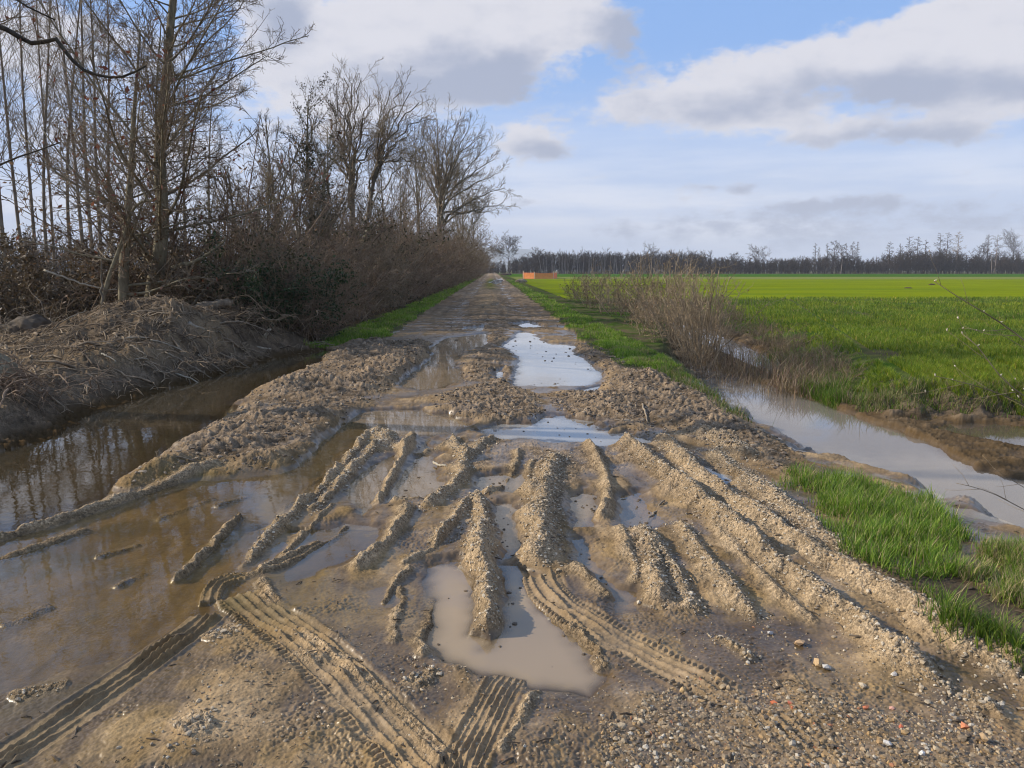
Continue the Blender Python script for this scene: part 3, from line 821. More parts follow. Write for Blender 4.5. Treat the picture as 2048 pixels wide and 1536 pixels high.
# ------------------------------------------------------------------ water
def water_mat(name, murk, k, ripple, rscale):
    m, g, o = new_mat(name)
    dp = g.n('ShaderNodeAttribute', attribute_name="depth").outputs['Fac']
    mk = g.n('ShaderNodeAttribute', attribute_name="milk").outputs['Fac']
    geo = g.n('ShaderNodeNewGeometry')
    mp = g.n('ShaderNodeMapping'); g.link(geo.outputs['Position'], mp.inputs['Vector'])
    n_ = g.noise(mp.outputs[0], rscale, 3.0, .55)
    bp = g.n('ShaderNodeBump'); g.link(n_.outputs['Fac'], bp.inputs['Height'])
    bp.inputs['Distance'].default_value = ripple; bp.inputs['Strength'].default_value = 1.0
    fr = g.n('ShaderNodeFresnel'); g.link(g.m('ADD', 1.36, g.m('MULTIPLY', geo.outputs['Backfacing'], 1 / 1.36 - 1.36)), fr.inputs['IOR'])   # light that comes back up passes as it went down
    g.link(bp.outputs[0], fr.inputs['Normal'])
    gl = g.n('ShaderNodeBsdfGlossy'); gl.inputs['Roughness'].default_value = .015
    gl.inputs['Color'].default_value = (1, 1, 1, 1)
    g.link(bp.outputs[0], gl.inputs['Normal'])
    tr = g.n('ShaderNodeBsdfTransparent'); tr.inputs['Color'].default_value = (.90, .86, .74, 1)
    df = g.n('ShaderNodeBsdfDiffuse')
    df.inputs['Color'].default_value = (*murk, 1)
    kk = g.m('MULTIPLY', g.m('ADD', k, g.m('MULTIPLY', mk, 26.0)), dp)
    mf = g.m('SUBTRACT', 1.0, g.m('POWER', 2.7183, g.m('MULTIPLY', kk, -1.0)), clamp=True)
    m1 = g.n('ShaderNodeMixShader'); g.link(mf, m1.inputs[0]); g.link(tr.outputs[0], m1.inputs[1]); g.link(df.outputs[0], m1.inputs[2])
    m2 = g.n('ShaderNodeMixShader'); g.link(fr.outputs[0], m2.inputs[0]); g.link(m1.outputs[0], m2.inputs[1]); g.link(gl.outputs[0], m2.inputs[2])
    g.link(m2.outputs[0], o.inputs[0])
    return m
m_pond = water_mat("brown_water", (.050, .036, .016), 5.0, .0009, 7.0)
m_flood = water_mat("shallow_water", (.150, .098, .030), 3.0, .0006, 9.0)
m_pud = water_mat("puddle_water", (.360, .270, .172), 6.0, .0003, 9.0)
m_pool = water_mat("silty_water", (.290, .255, .212), 3.2, .0004, 6.0)
m_far = water_mat("sky_brightened_puddle_water", (.40, .385, .35), 14.0, .0003, 9.0)  # murk lightened to paint in brightness of the sky reflected by these puddles
wq = (T['depth'][quads] > -.004).any(1) & (T['depth'][quads] > -.5).all(1)
fw = quads[wq]
wmin = T['wid'][fw]
fwid = np.where((wmin == 104).any(1), 104, np.where((wmin == 100).any(1), 100, np.max(np.where(wmin == 100, -1, wmin), 1)))
# keep a pool from spilling over the bank: both levels never share a face
ok = np.ptp(T['lev'][fw], axis=1) < 1e-4
fw, fwid = fw[ok], fwid[ok]
keys = list(PUD.keys())
WATER = {101: ("ditch_water", "dark brown still water in the left ditch below the mound", m_pond),
         100: ("ditch_water", "pale silty water standing in the right hand ditch", m_pool),
         102: ("shallow_water", "shallow amber floodwater over the wheel ridges at left", m_flood),
         104: ("puddle", "shallow sky reflecting puddles on the muddy flat before the crop", m_pool),
         103: ("rut_water", "thin films of water lying in the wheel ruts", m_pud)}
PL = {'rut': "milky beige puddle at the foot of the central ridge", 'mirror': "sky blue puddle lying across the right wheel line",
      'white': "large pale puddle reflecting white cloud", 'brown': "brown puddle behind the left wheel ridges",
      'shade': "dark brown puddle reflecting the hedge trees", 'side': "small oval puddle outside the long right ridge",
      'rut_b': "beige puddle boxed between the two central ridges", 'rut_e': "bluish puddle left of the long right ridge"}
for wid in np.unique(fwid):
    fq = fw[fwid == wid]
    used, inv = np.unique(fq, return_inverse=True)
    if wid >= 100: nm, lab, mt = WATER[int(wid)]
    else:
        nm, mt = "puddle", m_far if keys[wid] in ("white", "white_b", "mirror", "far_a", "far_b", "far_c", "far_d", "side", "small_a") else m_pud
        lab = PL.get(keys[wid], "small puddle in the mud of the track")
    V = np.stack([gx[used], gy[used], T['lev'][used]], -1)
    me = mesh_from(nm, V, [inv.reshape(-1, 4)], mt, True, None, {'depth': np.clip(T['depth'][used], 0, 2), 'milk': T['milk'][used]})
    tag(obj(nm, me), lab, None, None, "structure")
# ------------------------------------------------------------------ plants: growth in levels
def norm(v): return v / (np.linalg.norm(v, axis=-1, keepdims=True) + 1e-9)

def grow(start, d, L, k, r0, r1, wob, trop, rng):
    """chains from start points: (N,3),(N,3),(N,)"""
    N = len(start)
    P = np.zeros((N, k, 3)); P[:, 0] = start
    d = norm(d); st = (L / (k - 1))[:, None]
    for i in range(1, k):
        d = norm(d + wob * rng.normal(size=(N, 3)) + np.array([0, 0, trop]))
        P[:, i] = P[:, i - 1] + d * st
    t = np.linspace(0, 1, k)[None]
    return P, r0[:, None] * (1 - t) + r1[:, None] * t

def at_t(P, Rd, t):
    k = P.shape[1]
    f = t * (k - 1); i = np.clip(f.astype(int), 0, k - 2); f = f - i
    n = np.arange(len(P))
    a, b = P[n, i], P[n, i + 1]
    return a + (b - a) * f[:, None], norm(b - a), Rd[n, i] * (1 - f) + Rd[n, i + 1] * f

def lens(P): return np.linalg.norm(np.diff(P, axis=1), axis=-1).sum(1)

def spawn(P, Rd, M, t0, t1, ang, asd, ratio, k, rng, taper=.5, wob=.12, trop=.05, rr=.6, rmin=.002, lmin=0., outlean=0.):
    N = len(P)
    idx = np.repeat(np.arange(N), M)
    t = t0 + (t1 - t0) * (np.tile(np.arange(M), N) + rng.random(N * M)) / M
    p, T_, r = at_t(P[idx], Rd[idx], t)
    rv = norm(rng.normal(size=(N * M, 3)) + np.array([0, 0, outlean]))
    perp = norm(rv - T_ * (rv * T_).sum(1, keepdims=True))
    a = np.radians(ang + asd * rng.normal(size=N * M))[:, None]
    d = T_ * np.cos(a) + perp * np.sin(a)
    L = np.maximum(lens(P)[idx] * ratio * (1 - taper * (t - t0) / max(t1 - t0, 1e-6)) * rng.uniform(.6, 1.25, N * M), lmin)
    r0 = np.maximum(np.minimum(r * rr, L * .02), rmin)
    return grow(p, d, L, k, r0, np.maximum(r0 * .35, rmin * .6), wob, trop, rng)

def tubes(P, Rd, s):
    N, k, _ = P.shape
    T_ = np.empty_like(P)
    T_[:, 1:-1] = P[:, 2:] - P[:, :-2]; T_[:, 0] = P[:, 1] - P[:, 0]; T_[:, -1] = P[:, -1] - P[:, -2]
    T_ = norm(T_)
    ref = np.where(np.abs(norm(P[:, -1] - P[:, 0])[:, 2:3]) > .8, np.array([[1., .13, 0]]), np.array([[.1, .2, 1.]]))[:, None]
    A = norm(np.cross(T_, np.broadcast_to(ref, T_.shape))); B = np.cross(T_, A)
    th = np.arange(s) * 2 * np.pi / s
    V = P[:, :, None] + Rd[:, :, None, None] * (A[:, :, None] * np.cos(th)[None, None, :, None] + B[:, :, None] * np.sin(th)[None, None, :, None])
    b = (np.arange(N) * k * s)[:, None, None]; i = np.arange(k - 1)[None, :, None] * s; j = np.arange(s)[None, None, :]
    j2 = (j + 1) % s
    Fq = np.stack(np.broadcast_arrays(b + i + j, b + i + j2, b + i + s + j2, b + i + s + j), -1).reshape(-1, 4)
    caps = []
    if s > 3:
        e = (np.arange(N) * k * s)[:, None]
        caps = np.concatenate([e + np.arange(s)[None, ::-1], e + (k - 1) * s + np.arange(s)[None]])
    return V.reshape(-1, 3), Fq, caps

def join(lst):
    V = []; F_ = []; off = 0
    for v, *fs in lst:
        V.append(v)
        for f in fs:
            if len(f): F_.append(np.asarray(f) + off)
        off += len(v)
    return np.concatenate(V), F_

def leaves(P, n, size, rng, spread=.05, squash=1.0):
    """small folded leaf faces near points of chains"""
    c = P.reshape(-1, 3)[rng.integers(0, P.shape[0] * P.shape[1], n)] + rng.normal(size=(n, 3)) * spread
    a = norm(rng.normal(size=(n, 3))); b = norm(np.cross(a, rng.normal(size=(n, 3))))
    s = size * rng.uniform(.5, 1.3, n)[:, None]
    V = np.stack([c - a * s, c + b * s * .5 * squash, c + a * s, c - b * s * .5 * squash], 1).reshape(-1, 3)
    return V, np.arange(4 * n).reshape(-1, 4)

def bark_mat(name, c1, c2, scale=14.0, rough=.9):
    m, g, o = new_mat(name)
    tc = g.n('ShaderNodeTexCoord')
    mp = g.n('ShaderNodeMapping'); mp.inputs['Scale'].default_value = (1, 1, .35); g.link(tc.outputs['Object'], mp.inputs[0])
    n_ = g.noise(mp.outputs[0], scale, 5.0, .65)
    n2_ = g.noise(tc.outputs['Object'], 1.3, 2.0, .5)
    f = g.ss(g.m('ADD', g.m('MULTIPLY', n_.outputs['Fac'], .7), g.m('MULTIPLY', n2_.outputs['Fac'], .5)), .42, .78)
    pr = g.n('ShaderNodeBsdfPrincipled')
    g.link(g.mix(f, (*c1, 1), (*c2, 1)), pr.inputs['Base Color'])
    pr.inputs['Roughness'].default_value = rough
    pr.inputs['Specular IOR Level'].default_value = .2
    bp = g.n('ShaderNodeBump'); bp.inputs['Distance'].default_value = .01; bp.inputs['Strength'].default_value = .6
    g.link(n_.outputs['Fac'], bp.inputs['Height']); g.link(bp.outputs[0], pr.inputs['Normal'])
    g.link(pr.outputs[0], o.inputs[0])
    return m

def leaf_mat(name, c1, c2, trans=.3, attr=False, scale=3.0):
    m, g, o = new_mat(name)
    if attr:
        col = g.n('ShaderNodeAttribute', attribute_name="Col").outputs['Color']
    else:
        geo = g.n('ShaderNodeNewGeometry')
        col = g.mix(geo.outputs['Random Per Island'], (*c1, 1), (*c2, 1))
    pr = g.n('ShaderNodeBsdfPrincipled'); g.link(col, pr.inputs['Base Color'])
    pr.inputs['Roughness'].default_value = .55; pr.inputs['Specular IOR Level'].default_value = .3
    tl = g.n('ShaderNodeBsdfTranslucent'); g.link(col, tl.inputs['Color'])
    mx = g.n('ShaderNodeMixShader'); mx.inputs[0].default_value = trans
    g.link(pr.outputs[0], mx.inputs[1]); g.link(tl.outputs[0], mx.inputs[2])
    g.link(mx.outputs[0], o.inputs[0])
    return m

M_ALDER = bark_mat("alder_bark", (.110, .092, .060), (.260, .230, .150))
M_TWIG = bark_mat("twig_bark", (.145, .112, .075), (.320, .255, .172), 5.0)
M_POLE = bark_mat("pole_bark", (.105, .084, .060), (.250, .205, .145), 6.0)
M_GREYB = bark_mat("grey_bark", (.100, .088, .068), (.235, .205, .155), 8.0)
M_GREYT = bark_mat("grey_twig", (.160, .120, .076), (.370, .285, .180), 4.0)
M_BROWNT = bark_mat("brown_twig", (.105, .078, .050), (.270, .205, .135), 4.0)
M_REDT = bark_mat("red_twig", (.105, .072, .050), (.260, .188, .126), 4.0)
M_PALE = bark_mat("pale_bark", (.20, .175, .13), (.42, .37, .28), 8.0)
M_WOOD = bark_mat("dead_wood", (.12, .095, .07), (.33, .27, .19), 12.0)
M_FAR = bark_mat("wood_far", (.042, .029, .021), (.095, .067, .047), .6)
M_FARP = bark_mat("birch_far", (.20, .165, .14), (.34, .29, .25), 1.0)
M_DEADL = leaf_mat("dead_leaf", (.10, .060, .035), (.24, .15, .085), .25)
M_RUSTL = leaf_mat("rust_leaf", (.09, .030, .020), (.24, .10, .055), .3)
M_BRAML = leaf_mat("bramble_leaf", (.042, .034, .017), (.17, .120, .066), .2)
M_GREENL = leaf_mat("ivy_leaf", (.014, .034, .012), (.045, .075, .022), .2)
M_IVYL = leaf_mat("olive_leaf", (.028, .030, .012), (.085, .080, .034), .2)
M_TANL = leaf_mat("tan_leaf", (.24, .15, .08), (.42, .29, .17), .3)
M_CATKIN = leaf_mat("catkin", (.55, .47, .35), (.75, .68, .55), .2)

def zg(x, y): return float(hz(np.array([x]), np.array([y]))[0])

def path(pts, Y):
    """a stem drawn through sight lines at depth Y (or one depth per point)"""
    Ys = Y if isinstance(Y, (list, tuple)) else [Y] * len(pts)
    return np.array([at3(px, py, yy) for (px, py), yy in zip(pts, Ys)])

def resample(P, k):
    P = smooth_line3(P)
    s = np.concatenate([[0], np.cumsum(np.linalg.norm(np.diff(P, axis=0), axis=1))])
    t = np.linspace(0, s[-1], k)
    return np.stack([np.interp(t, s, P[:, i]) for i in range(3)], -1)

def smooth_line3(P):
    for _ in range(3):
        Q = [P[0]]
        for i in range(len(P) - 1):
            Q += [P[i] * .75 + P[i + 1] * .25, P[i] * .25 + P[i + 1] * .75]
        P = np.array(Q + [P[-1]])
    return P

def build_tree(name, label, cat, group, loc, trunk, limbs, twigs, mt, mc, extra=(), kind=None, sides=8):
    """trunk/limbs/twigs: lists of (P,R); extra: (name, V, F, mat)"""
    e = tag(empty(name, loc), label, cat, group, kind)
    V, F_ = join([tubes(P, Rd, sides if n == 0 else 5) for n, (P, Rd) in enumerate(trunk + limbs)])
    obj("trunk", mesh_from("trunk", V - np.array(loc), F_, mt, True), e)
    V, F_ = join([tubes(P, Rd, 3) for P, Rd in twigs])
    crown = obj("crown", mesh_from("crown", V - np.array(loc), F_, mc, False), e)
    for nm, V, F_, m in extra:
        obj(nm, mesh_from(nm, V - np.array(loc), [F_], m, False), crown)
    return e

def trunk_chain(pts, k, r0, r1, pw=1.0):
    P = resample(np.array(pts, float), k)[None]
    t = np.linspace(0, 1, k)
    return P, (r0 + (r1 - r0) * t ** pw)[None]

# --- the large alder by the mound
rng = np.random.default_rng(3)
b = at3(312, 606, 16.0)
pts = [(b[0] - .12, 16.0, .30)] + list(path([(304, 585), (322, 500), (326, 420), (318, 330), (322, 240), (334, 150), (340, 60), (352, -60), (360, -180), (366, -280)], 16.0))
tr = trunk_chain(pts, 26, .175, .03, .9)
lm = spawn(*tr, 52, .14, .97, 62, 12, .45, 12, rng, .62, .06, .032, .25, .008)
l2 = spawn(*lm, 13, .12, .98, 42, 14, .40, 6, rng, .6, .09, .06, .6, .0065)
l3 = spawn(*l2, 7, .12, 1, 42, 15, .44, 4, rng, .5, .12, .05, .6, .0042)
l4 = spawn(*l3, 3, .25, 1, 42, 15, .6, 3, rng, .4, .15, .05, .7, .0042, .07)
dark = leaves(l3[0], 2600, .022, rng, .03)
dl = leaves(l2[0][:180], 260, .06, rng, .10)
build_tree("alder_tree", "tall bare alder with a straight grey trunk rising behind the earth mound", "tree", None,
           tuple(pts[0]), [tr], [lm], [l2, l3, l4], M_ALDER, M_TWIG, [("cones", *dark, M_DEADL), ("dead_leaves", *dl, M_RUSTL)], sides=12)
# --- slimmer neighbour, low spreading boughs
b = at3(246, 600, 15.4)
pts = [(b[0], 15.4, .40)] + list(path([(246, 560), (252, 470), (258, 400), (264, 310), (268, 220), (276, 130), (280, 60)], 15.4))
tr = trunk_chain(pts, 20, .125, .014, .8)
lm = spawn(*tr, 30, .12, .97, 66, 14, .44, 10, rng, .60, .07, .03, .32, .008)
l2 = spawn(*lm, 10, .15, .98, 42, 14, .42, 6, rng, .6, .1, .05, .6, .0055)
l3 = spawn(*l2, 7, .12, 1, 42, 15, .48, 4, rng, .5, .12, .05, .6, .0046)
l4 = spawn(*l3, 2, .25, 1, 42, 15, .6, 3, rng, .4, .15, .05, .7, .0028, .07)
build_tree("alder_tree", "slimmer forked alder with low spreading boughs, left of the tall trunk", "tree", None,
           tuple(pts[0]), [tr], [lm], [l2, l3, l4], M_ALDER, M_TWIG, [("dead_leaves", *leaves(l2[0][:120], 160, .05, rng, .1), M_RUSTL)], sides=10)
# arching stem between the two
pts = path([(205, 610), (215, 560), (250, 470), (262, 420), (285, 400), (318, 402), (330, 415)], 15.0)
tr = trunk_chain(pts, 18, .05, .02)
l2 = spawn(*tr, 14, .2, 1, 55, 15, .28, 5, rng, .3, .1, .08, .4, .005)
l3 = spawn(*l2, 6, .1, 1, 42, 15, .5, 4, rng, .4, .12, .05, .6, .003)
build_tree("bent_sapling", "bent sapling arching over between the two alder trunks", "tree", None, tuple(pts[0]), [tr], [], [l2, l3], M_ALDER, M_TWIG)

# --- old oak just out of the picture, its crooked bough reaching in
loc = (-8.6, 9.2, .38)
tr = trunk_chain([loc, (-8.7, 9.2, 1.8), (-8.5, 9.1, 3.2), (-8.7, 9.0, 5.2), (-8.6, 9.0, 7.5)], 14, .24, .08)
bough = trunk_chain([(-8.6, 9.05, 3.9)] + list(path([(-120, 30), (0, 50), (40, 76), (70, 91), (92, 82), (112, 74), (122, 92), (150, 128), (175, 146), (232, 158), (262, 148), (292, 132)], 9.0)), 34, .062, .011)
b2 = trunk_chain([(-8.6, 9.15, 2.3)] + list(path([(-40, 345), (0, 330), (40, 312), (80, 300), (120, 285)], 9.3)), 14, .03, .007)
b3 = trunk_chain([(-8.6, 9.1, 5.4)] + list(path([(-60, -60), (20, -10), (60, 18), (110, 40)], 8.6)), 14, .04, .008)
lm = [bough, b2, b3]
tw = [spawn(*bough, 26, .30, 1, 60, 16, .12, 6, rng, .35, .16, .10, .45, .0045), spawn(*b2, 12, .4, 1, 50, 14, .25, 5, rng, .3, .14, .04, .5, .004), spawn(*b3, 16, .35, 1, 55, 14, .25, 5, rng, .3, .14, .0, .5, .004)]
tw2 = [spawn(*q, 6, .1, 1, 48, 15, .45, 4, rng, .4, .16, .08, .6, .0026) for q in tw]
crown = spawn(*tr, 5, .7, 1, 40, 12, .3, 7, rng, .4, .1, .03, .4, .01)
crown2 = spawn(*crown, 5, .2, 1, 45, 14, .45, 5, rng, .4, .12, .03, .6, .004)
build_tree("oak_tree", "old oak at the pond corner whose dark crooked bough crosses the alders", "tree", None, loc, [tr], lm + [crown],
           tw + tw2 + [crown2], bark_mat("oak_bark", (.030, .026, .020), (.085, .072, .050)), M_BROWNT, [("dead_leaves", *leaves(tw[0][0], 60, .035, rng, .04), M_RUSTL)], sides=10)

# --- thin pole trees behind
POLES = [(12, 30, 25.5, 13.5, 8), (46, 52, 27, 14.5, -3), (70, 60, 31, 15, 4), (92, 86, 26, 13, 10), (104, 112, 33, 15, 2), (142, 150, 29, 14, 14),
         (168, 172, 24.5, 11, -4), (186, 176, 26, 13.5, 3), (203, 198, 28.5, 14, 2), (222, 214, 31, 15, 6), (-24, -20, 27, 14, 3), (-60, -66, 30, 15, -4), (375, 384, 30, 11, 3), (420, 436, 34, 10, 5)]
ordn = ["first", "second", "third", "fourth", "fifth", "sixth", "seventh", "eighth", "ninth", "tenth"]
vis = sorted([p for p in POLES if 0 <= p[0] < 300], key=lambda p: p[0])
for n, (px, px2, Y, h, lean) in enumerate(POLES):
    rng = np.random.default_rng(40 + n)
    x0 = ray(px, 500)[0] / ray(px, 500)[1] * Y
    z0 = zg(x0, Y) - .05
    x1 = x0 + lean * .11
    tr = trunk_chain([(x0, Y, z0), (x0 + .1 * rng.normal(), Y, z0 + h * .3), ((x0 + x1) / 2 + .12 * rng.normal(), Y, z0 + h * .62), (x1, Y + .2, z0 + h)], 16, .062 + .012 * rng.random(), .010)
    lm = spawn(*tr, 34, .28, .98, 34, 10, .17, 6, rng, .3, .07, .08, .36, .006)
    l2 = spawn(*lm, 6, .12, 1, 34, 13, .5, 5, rng, .4, .10, .08, .6, .0055)
    l3 = spawn(*l2, 4, .12, 1, 36, 14, .55, 3, rng, .4, .12, .06, .6, .0042)
    if (px, px2, Y, h, lean) in vis:
        lab = "thin bare pole tree behind the brambles, %s stem counted in from the pond side" % ordn[vis.index((px, px2, Y, h, lean))]
    elif px > 300: lab = ["thin pole tree showing just right of the tall alder trunk", "short pole tree showing through the alder's right boughs"][px > 400]
    else: lab = "thin pole tree standing out of view beyond the left edge"
    build_tree("pole_tree", lab, "tree", "slender pole trees behind the brambles", (x0, Y, z0), [tr], [], [lm, l2, l3], M_POLE, M_TWIG, sides=6)

# --- hedge trees
def hedge_tree(label, px, Y, top, spread_deg, seed, h0, limbs, mats, r0=.22, n2_=10, n3_=8, ratio=.62, name="ash_tree", lean=0, t0=.18, trop=.045):
    rng = np.random.default_rng(seed)
    x0 = ray(px, 540)[0] / ray(px, 540)[1] * Y
    z0 = .05
    H = at3(px, top, Y)[2]
    tr = trunk_chain([(x0, Y, z0), (x0 + .1, Y, z0 + H * .3), (x0 + lean * .5, Y + .1, z0 + H * .6), (x0 + lean, Y, H)], 18, r0, .015, .8)
    lm = spawn(*tr, limbs, t0, .92, spread_deg, 10, ratio, 10, rng, .55, .06, trop, .55, .02)
    l2 = spawn(*lm, n2_, .2, 1, 36, 12, .45, 6, rng, .55, .08, .05, .55, .010)
    l3 = spawn(*l2, n3_, .15, 1, 36, 13, .5, 4, rng, .5, .1, .04, .6, .007 * Y / 60)
    l4 = spawn(*l3, 3, .25, 1, 36, 14, .6, 3, rng, .4, .12, .04, .7, .0055 * Y / 60)
    return build_tree(name, label, "tree", None, (x0, Y, z0), [tr], [lm], [l2, l3, l4], *mats)
def fan_tree(label, stem, Y, targets, seed, r0, mats, tw, n2_=11, n3_=8, l2r=.34):
    """a short trunk whose limbs run out to an outline known from the photograph"""
    rng = np.random.default_rng(seed)
    P = [at3(stem[0][0], stem[0][1], Y)]; P[0] = (P[0][0], Y, .0)
    P += [at3(a_, b_, Y) for a_, b_ in stem[1:]]
    tr = trunk_chain(P, 14, r0, r0 * .55)
    T0 = tr[0][0]
    lm = []
    for n_, (tx, ty) in enumerate(targets):
        f = .55 + .42 * rng.random()
        s0 = T0[int(f * 13)]
        e_ = np.array(at3(tx, ty, Y + rng.uniform(-3.0, 3.0)))
        q1 = s0 + np.array([(e_[0] - s0[0]) * .16, (e_[1] - s0[1]) * .3, (e_[2] - s0[2]) * .34])
        q2 = s0 + np.array([(e_[0] - s0[0]) * .55, (e_[1] - s0[1]) * .65, (e_[2] - s0[2]) * .72])
        lm.append(trunk_chain([s0, q1, q2, e_], 12, r0 * rng.uniform(.28, .45), .02))
    lmP = (np.concatenate([q[0] for q in lm]), np.concatenate([q[1] for q in lm]))
    lmP[0][:, 1:-1] += rng.normal(size=lmP[0][:, 1:-1].shape) * .10
    l2 = spawn(*lmP, n2_, .18, 1, 36, 12, l2r, 6, rng, .45, .09, .05, .5, tw * 1.3)
    l3 = spawn(*l2, n3_, .12, 1, 38, 13, .46, 4, rng, .5, .11, .04, .6, tw)
    l4 = spawn(*l3, 3, .25, 1, 38, 14, .6, 3, rng, .4, .13, .03, .7, tw * .8)
    return build_tree("ash_tree", label, "tree", None, tuple(P[0]), [tr], [lmP], [l2, l3, l4], *mats)
fan_tree("broad domed bare tree overhanging the hedge end beside the track", [(880, 560), (880, 480), (878, 420), (884, 380)], 80,
         [(815, 300), (832, 268), (852, 250), (874, 240), (896, 236), (918, 240), (940, 252), (958, 268), (976, 292), (990, 318), (1002, 345), (1010, 376), (1008, 404), (986, 424), (900, 290), (930, 310), (955, 345), (870, 300), (850, 330), (965, 390), (920, 270)],
         61, .34, (M_GREYB, M_GREYT), .013, 14, 9)
fan_tree("tall upright bare ash rising from the middle of the hedge", [(706, 600), (706, 470), (704, 380), (708, 310)], 39,
         [(640, 250), (655, 205), (672, 172), (688, 156), (704, 166), (722, 160), (740, 190), (668, 240), (690, 215), (735, 235), (770, 260), (650, 310)],
         63, .17, (M_GREYB, M_GREYT), .0068)
fan_tree("leaning ash stem branching right of the tall hedge ash", [(722, 600), (730, 470), (742, 390), (760, 300)], 40,
         [(762, 205), (780, 180), (800, 172), (822, 182), (838, 205), (845, 235), (825, 260), (790, 225), (770, 250), (850, 290), (840, 320)],
         64, .14, (M_GREYB, M_GREYT), .0068)
hedge_tree("twin of the broad tree, half hidden behind it on its left", 838, 74, 250, 36, 62, 0, 16, (M_GREYB, M_GREYT), .24, 9, 7, .5, "ash_tree", -.2, .34)
hedge_tree("small bare tree between the alder boughs and the hedge ash", 560, 30, 250, 40, 66, 0, 18, (M_ALDER, M_TWIG), .10, 9, 7, .5, "ash_tree", -.3, .25)

for n_, (px, Y, top, sd_, lab) in enumerate([(655, 33, 262, 81, "slim bare tree just left of the tall hedge ash"), (770, 52, 262, 82, "slim bare tree between the hedge ash and the broad tree"), (800, 60, 300, 83, "small bare tree low beside the broad tree's twin"),
        (600, 23, 300, 84, "thin bare tree near the hedge corner behind the ivied thorn"), (530, 22, 345, 85, "low bare tree under the right boughs of the alder"), (480, 21, 330, 86, "thin bare tree close right of the tall alder"),
        (925, 118, 330, 87, "bare tree past the broad tree near the hedge's far end"), (948, 150, 400, 88, "small bare tree at the far tip of the hedge")]):
    hedge_tree(lab, px, Y, top, 38, sd_, 0, 18, (M_GREYB, M_TWIG) if n_ % 2 else (M_ALDER, M_GREYT), .08 * max(1, Y / 45), 9, 7, .42, "ash_tree", .2 * (-1) ** n_, .2)
# ivy clad stem
rng = np.random.default_rng(70)
x0 = ray(622, 500)[0] / ray(622, 500)[1] * 25
for q, (px, Y, top, lab) in enumerate([(622, 25, 190, "ivy wrapped thorn tree standing up out of the hedge"), (652, 27.5, 300, "short ivy wrapped stem right of the taller ivied tree")]):
    x0 = ray(px, 500)[0] / ray(px, 500)[1] * Y; z0 = .1; H = at3(px, top, Y)[2]
    tr = trunk_chain([(x0, Y, z0), (x0 + .1, Y, H * .4), (x0 - .05, Y, H * .7), (x0 + .1, Y, H)], 14, .10, .012)
    lm = spawn(*tr, 26, .2, 1, 45, 15, .26, 7, rng, .3, .10, .06, .5, .008)
    l2 = spawn(*lm, 9, .1, 1, 45, 15, .45, 5, rng, .4, .14, .04, .6, .0045)
    l3 = spawn(*l2, 6, .1, 1, 45, 15, .5, 3, rng, .4, .15, .04, .6, .0036)
    iv = leaves(np.concatenate([tr[0][:, 3:11]] * 2, 1), 2600, .045, rng, .15)
    iv2 = leaves(l2[0], 1700, .035, rng, .06)
    V, F_ = join([iv, iv2])
    build_tree("thorn_tree", lab, "tree", None, (x0, Y, z0), [tr], [lm], [l2, l3], M_ALDER, M_BROWNT, [("ivy", V, np.concatenate(F_), M_IVYL)])

# ------------------------------------------------------------------ shrubs of the hedge: a few kinds, each plant an object
def shrub_meshes(seed, H, W_, stems, mt, mc, ml, nleaf, lsize, n2_=9, n3_=7, tw=.0045, upright=.0, ang=26):
    rng = np.random.default_rng(seed)
    st = np.stack([rng.normal(size=stems) * W_ * .22, rng.normal(size=stems) * W_ * .22, np.zeros(stems)], -1)
    d = np.stack([rng.normal(size=stems) * math.tan(R(ang)), rng.normal(size=stems) * math.tan(R(ang)), np.ones(stems)], -1)
    L = H * rng.uniform(.6, 1.05, stems)
    s = grow(st, d, L, 9, np.full(stems, .020) * H / 3.5, np.full(stems, .005), .09, upright, rng)
    l2 = spawn(*s, n2_, .08, 1, 48, 16, .38, 6, rng, .45, .13, .02, .55, .005)
    l3 = spawn(*l2, n3_, .08, 1, 48, 18, .5, 4, rng, .4, .16, .02, .6, tw)
    l4 = spawn(*l3, 2, .2, 1, 48, 18, .6, 3, rng, .4, .18, .0, .7, tw * .8)
    V, F_ = join([tubes(*s, 5)]); a = mesh_from("stems", V, F_, mt, True)
    V, F_ = join([tubes(*l2, 3), tubes(*l3, 3), tubes(*l4, 3)]); bm = mesh_from("twigs", V, F_, mc, False)
    c = None
    if nleaf:
        V, F_ = leaves(np.concatenate([l3[0].reshape(1, -1, 3)], 1), nleaf, lsize, rng, .05)
        c = mesh_from("leaves", V, [F_], ml, False)
    return a, bm, c

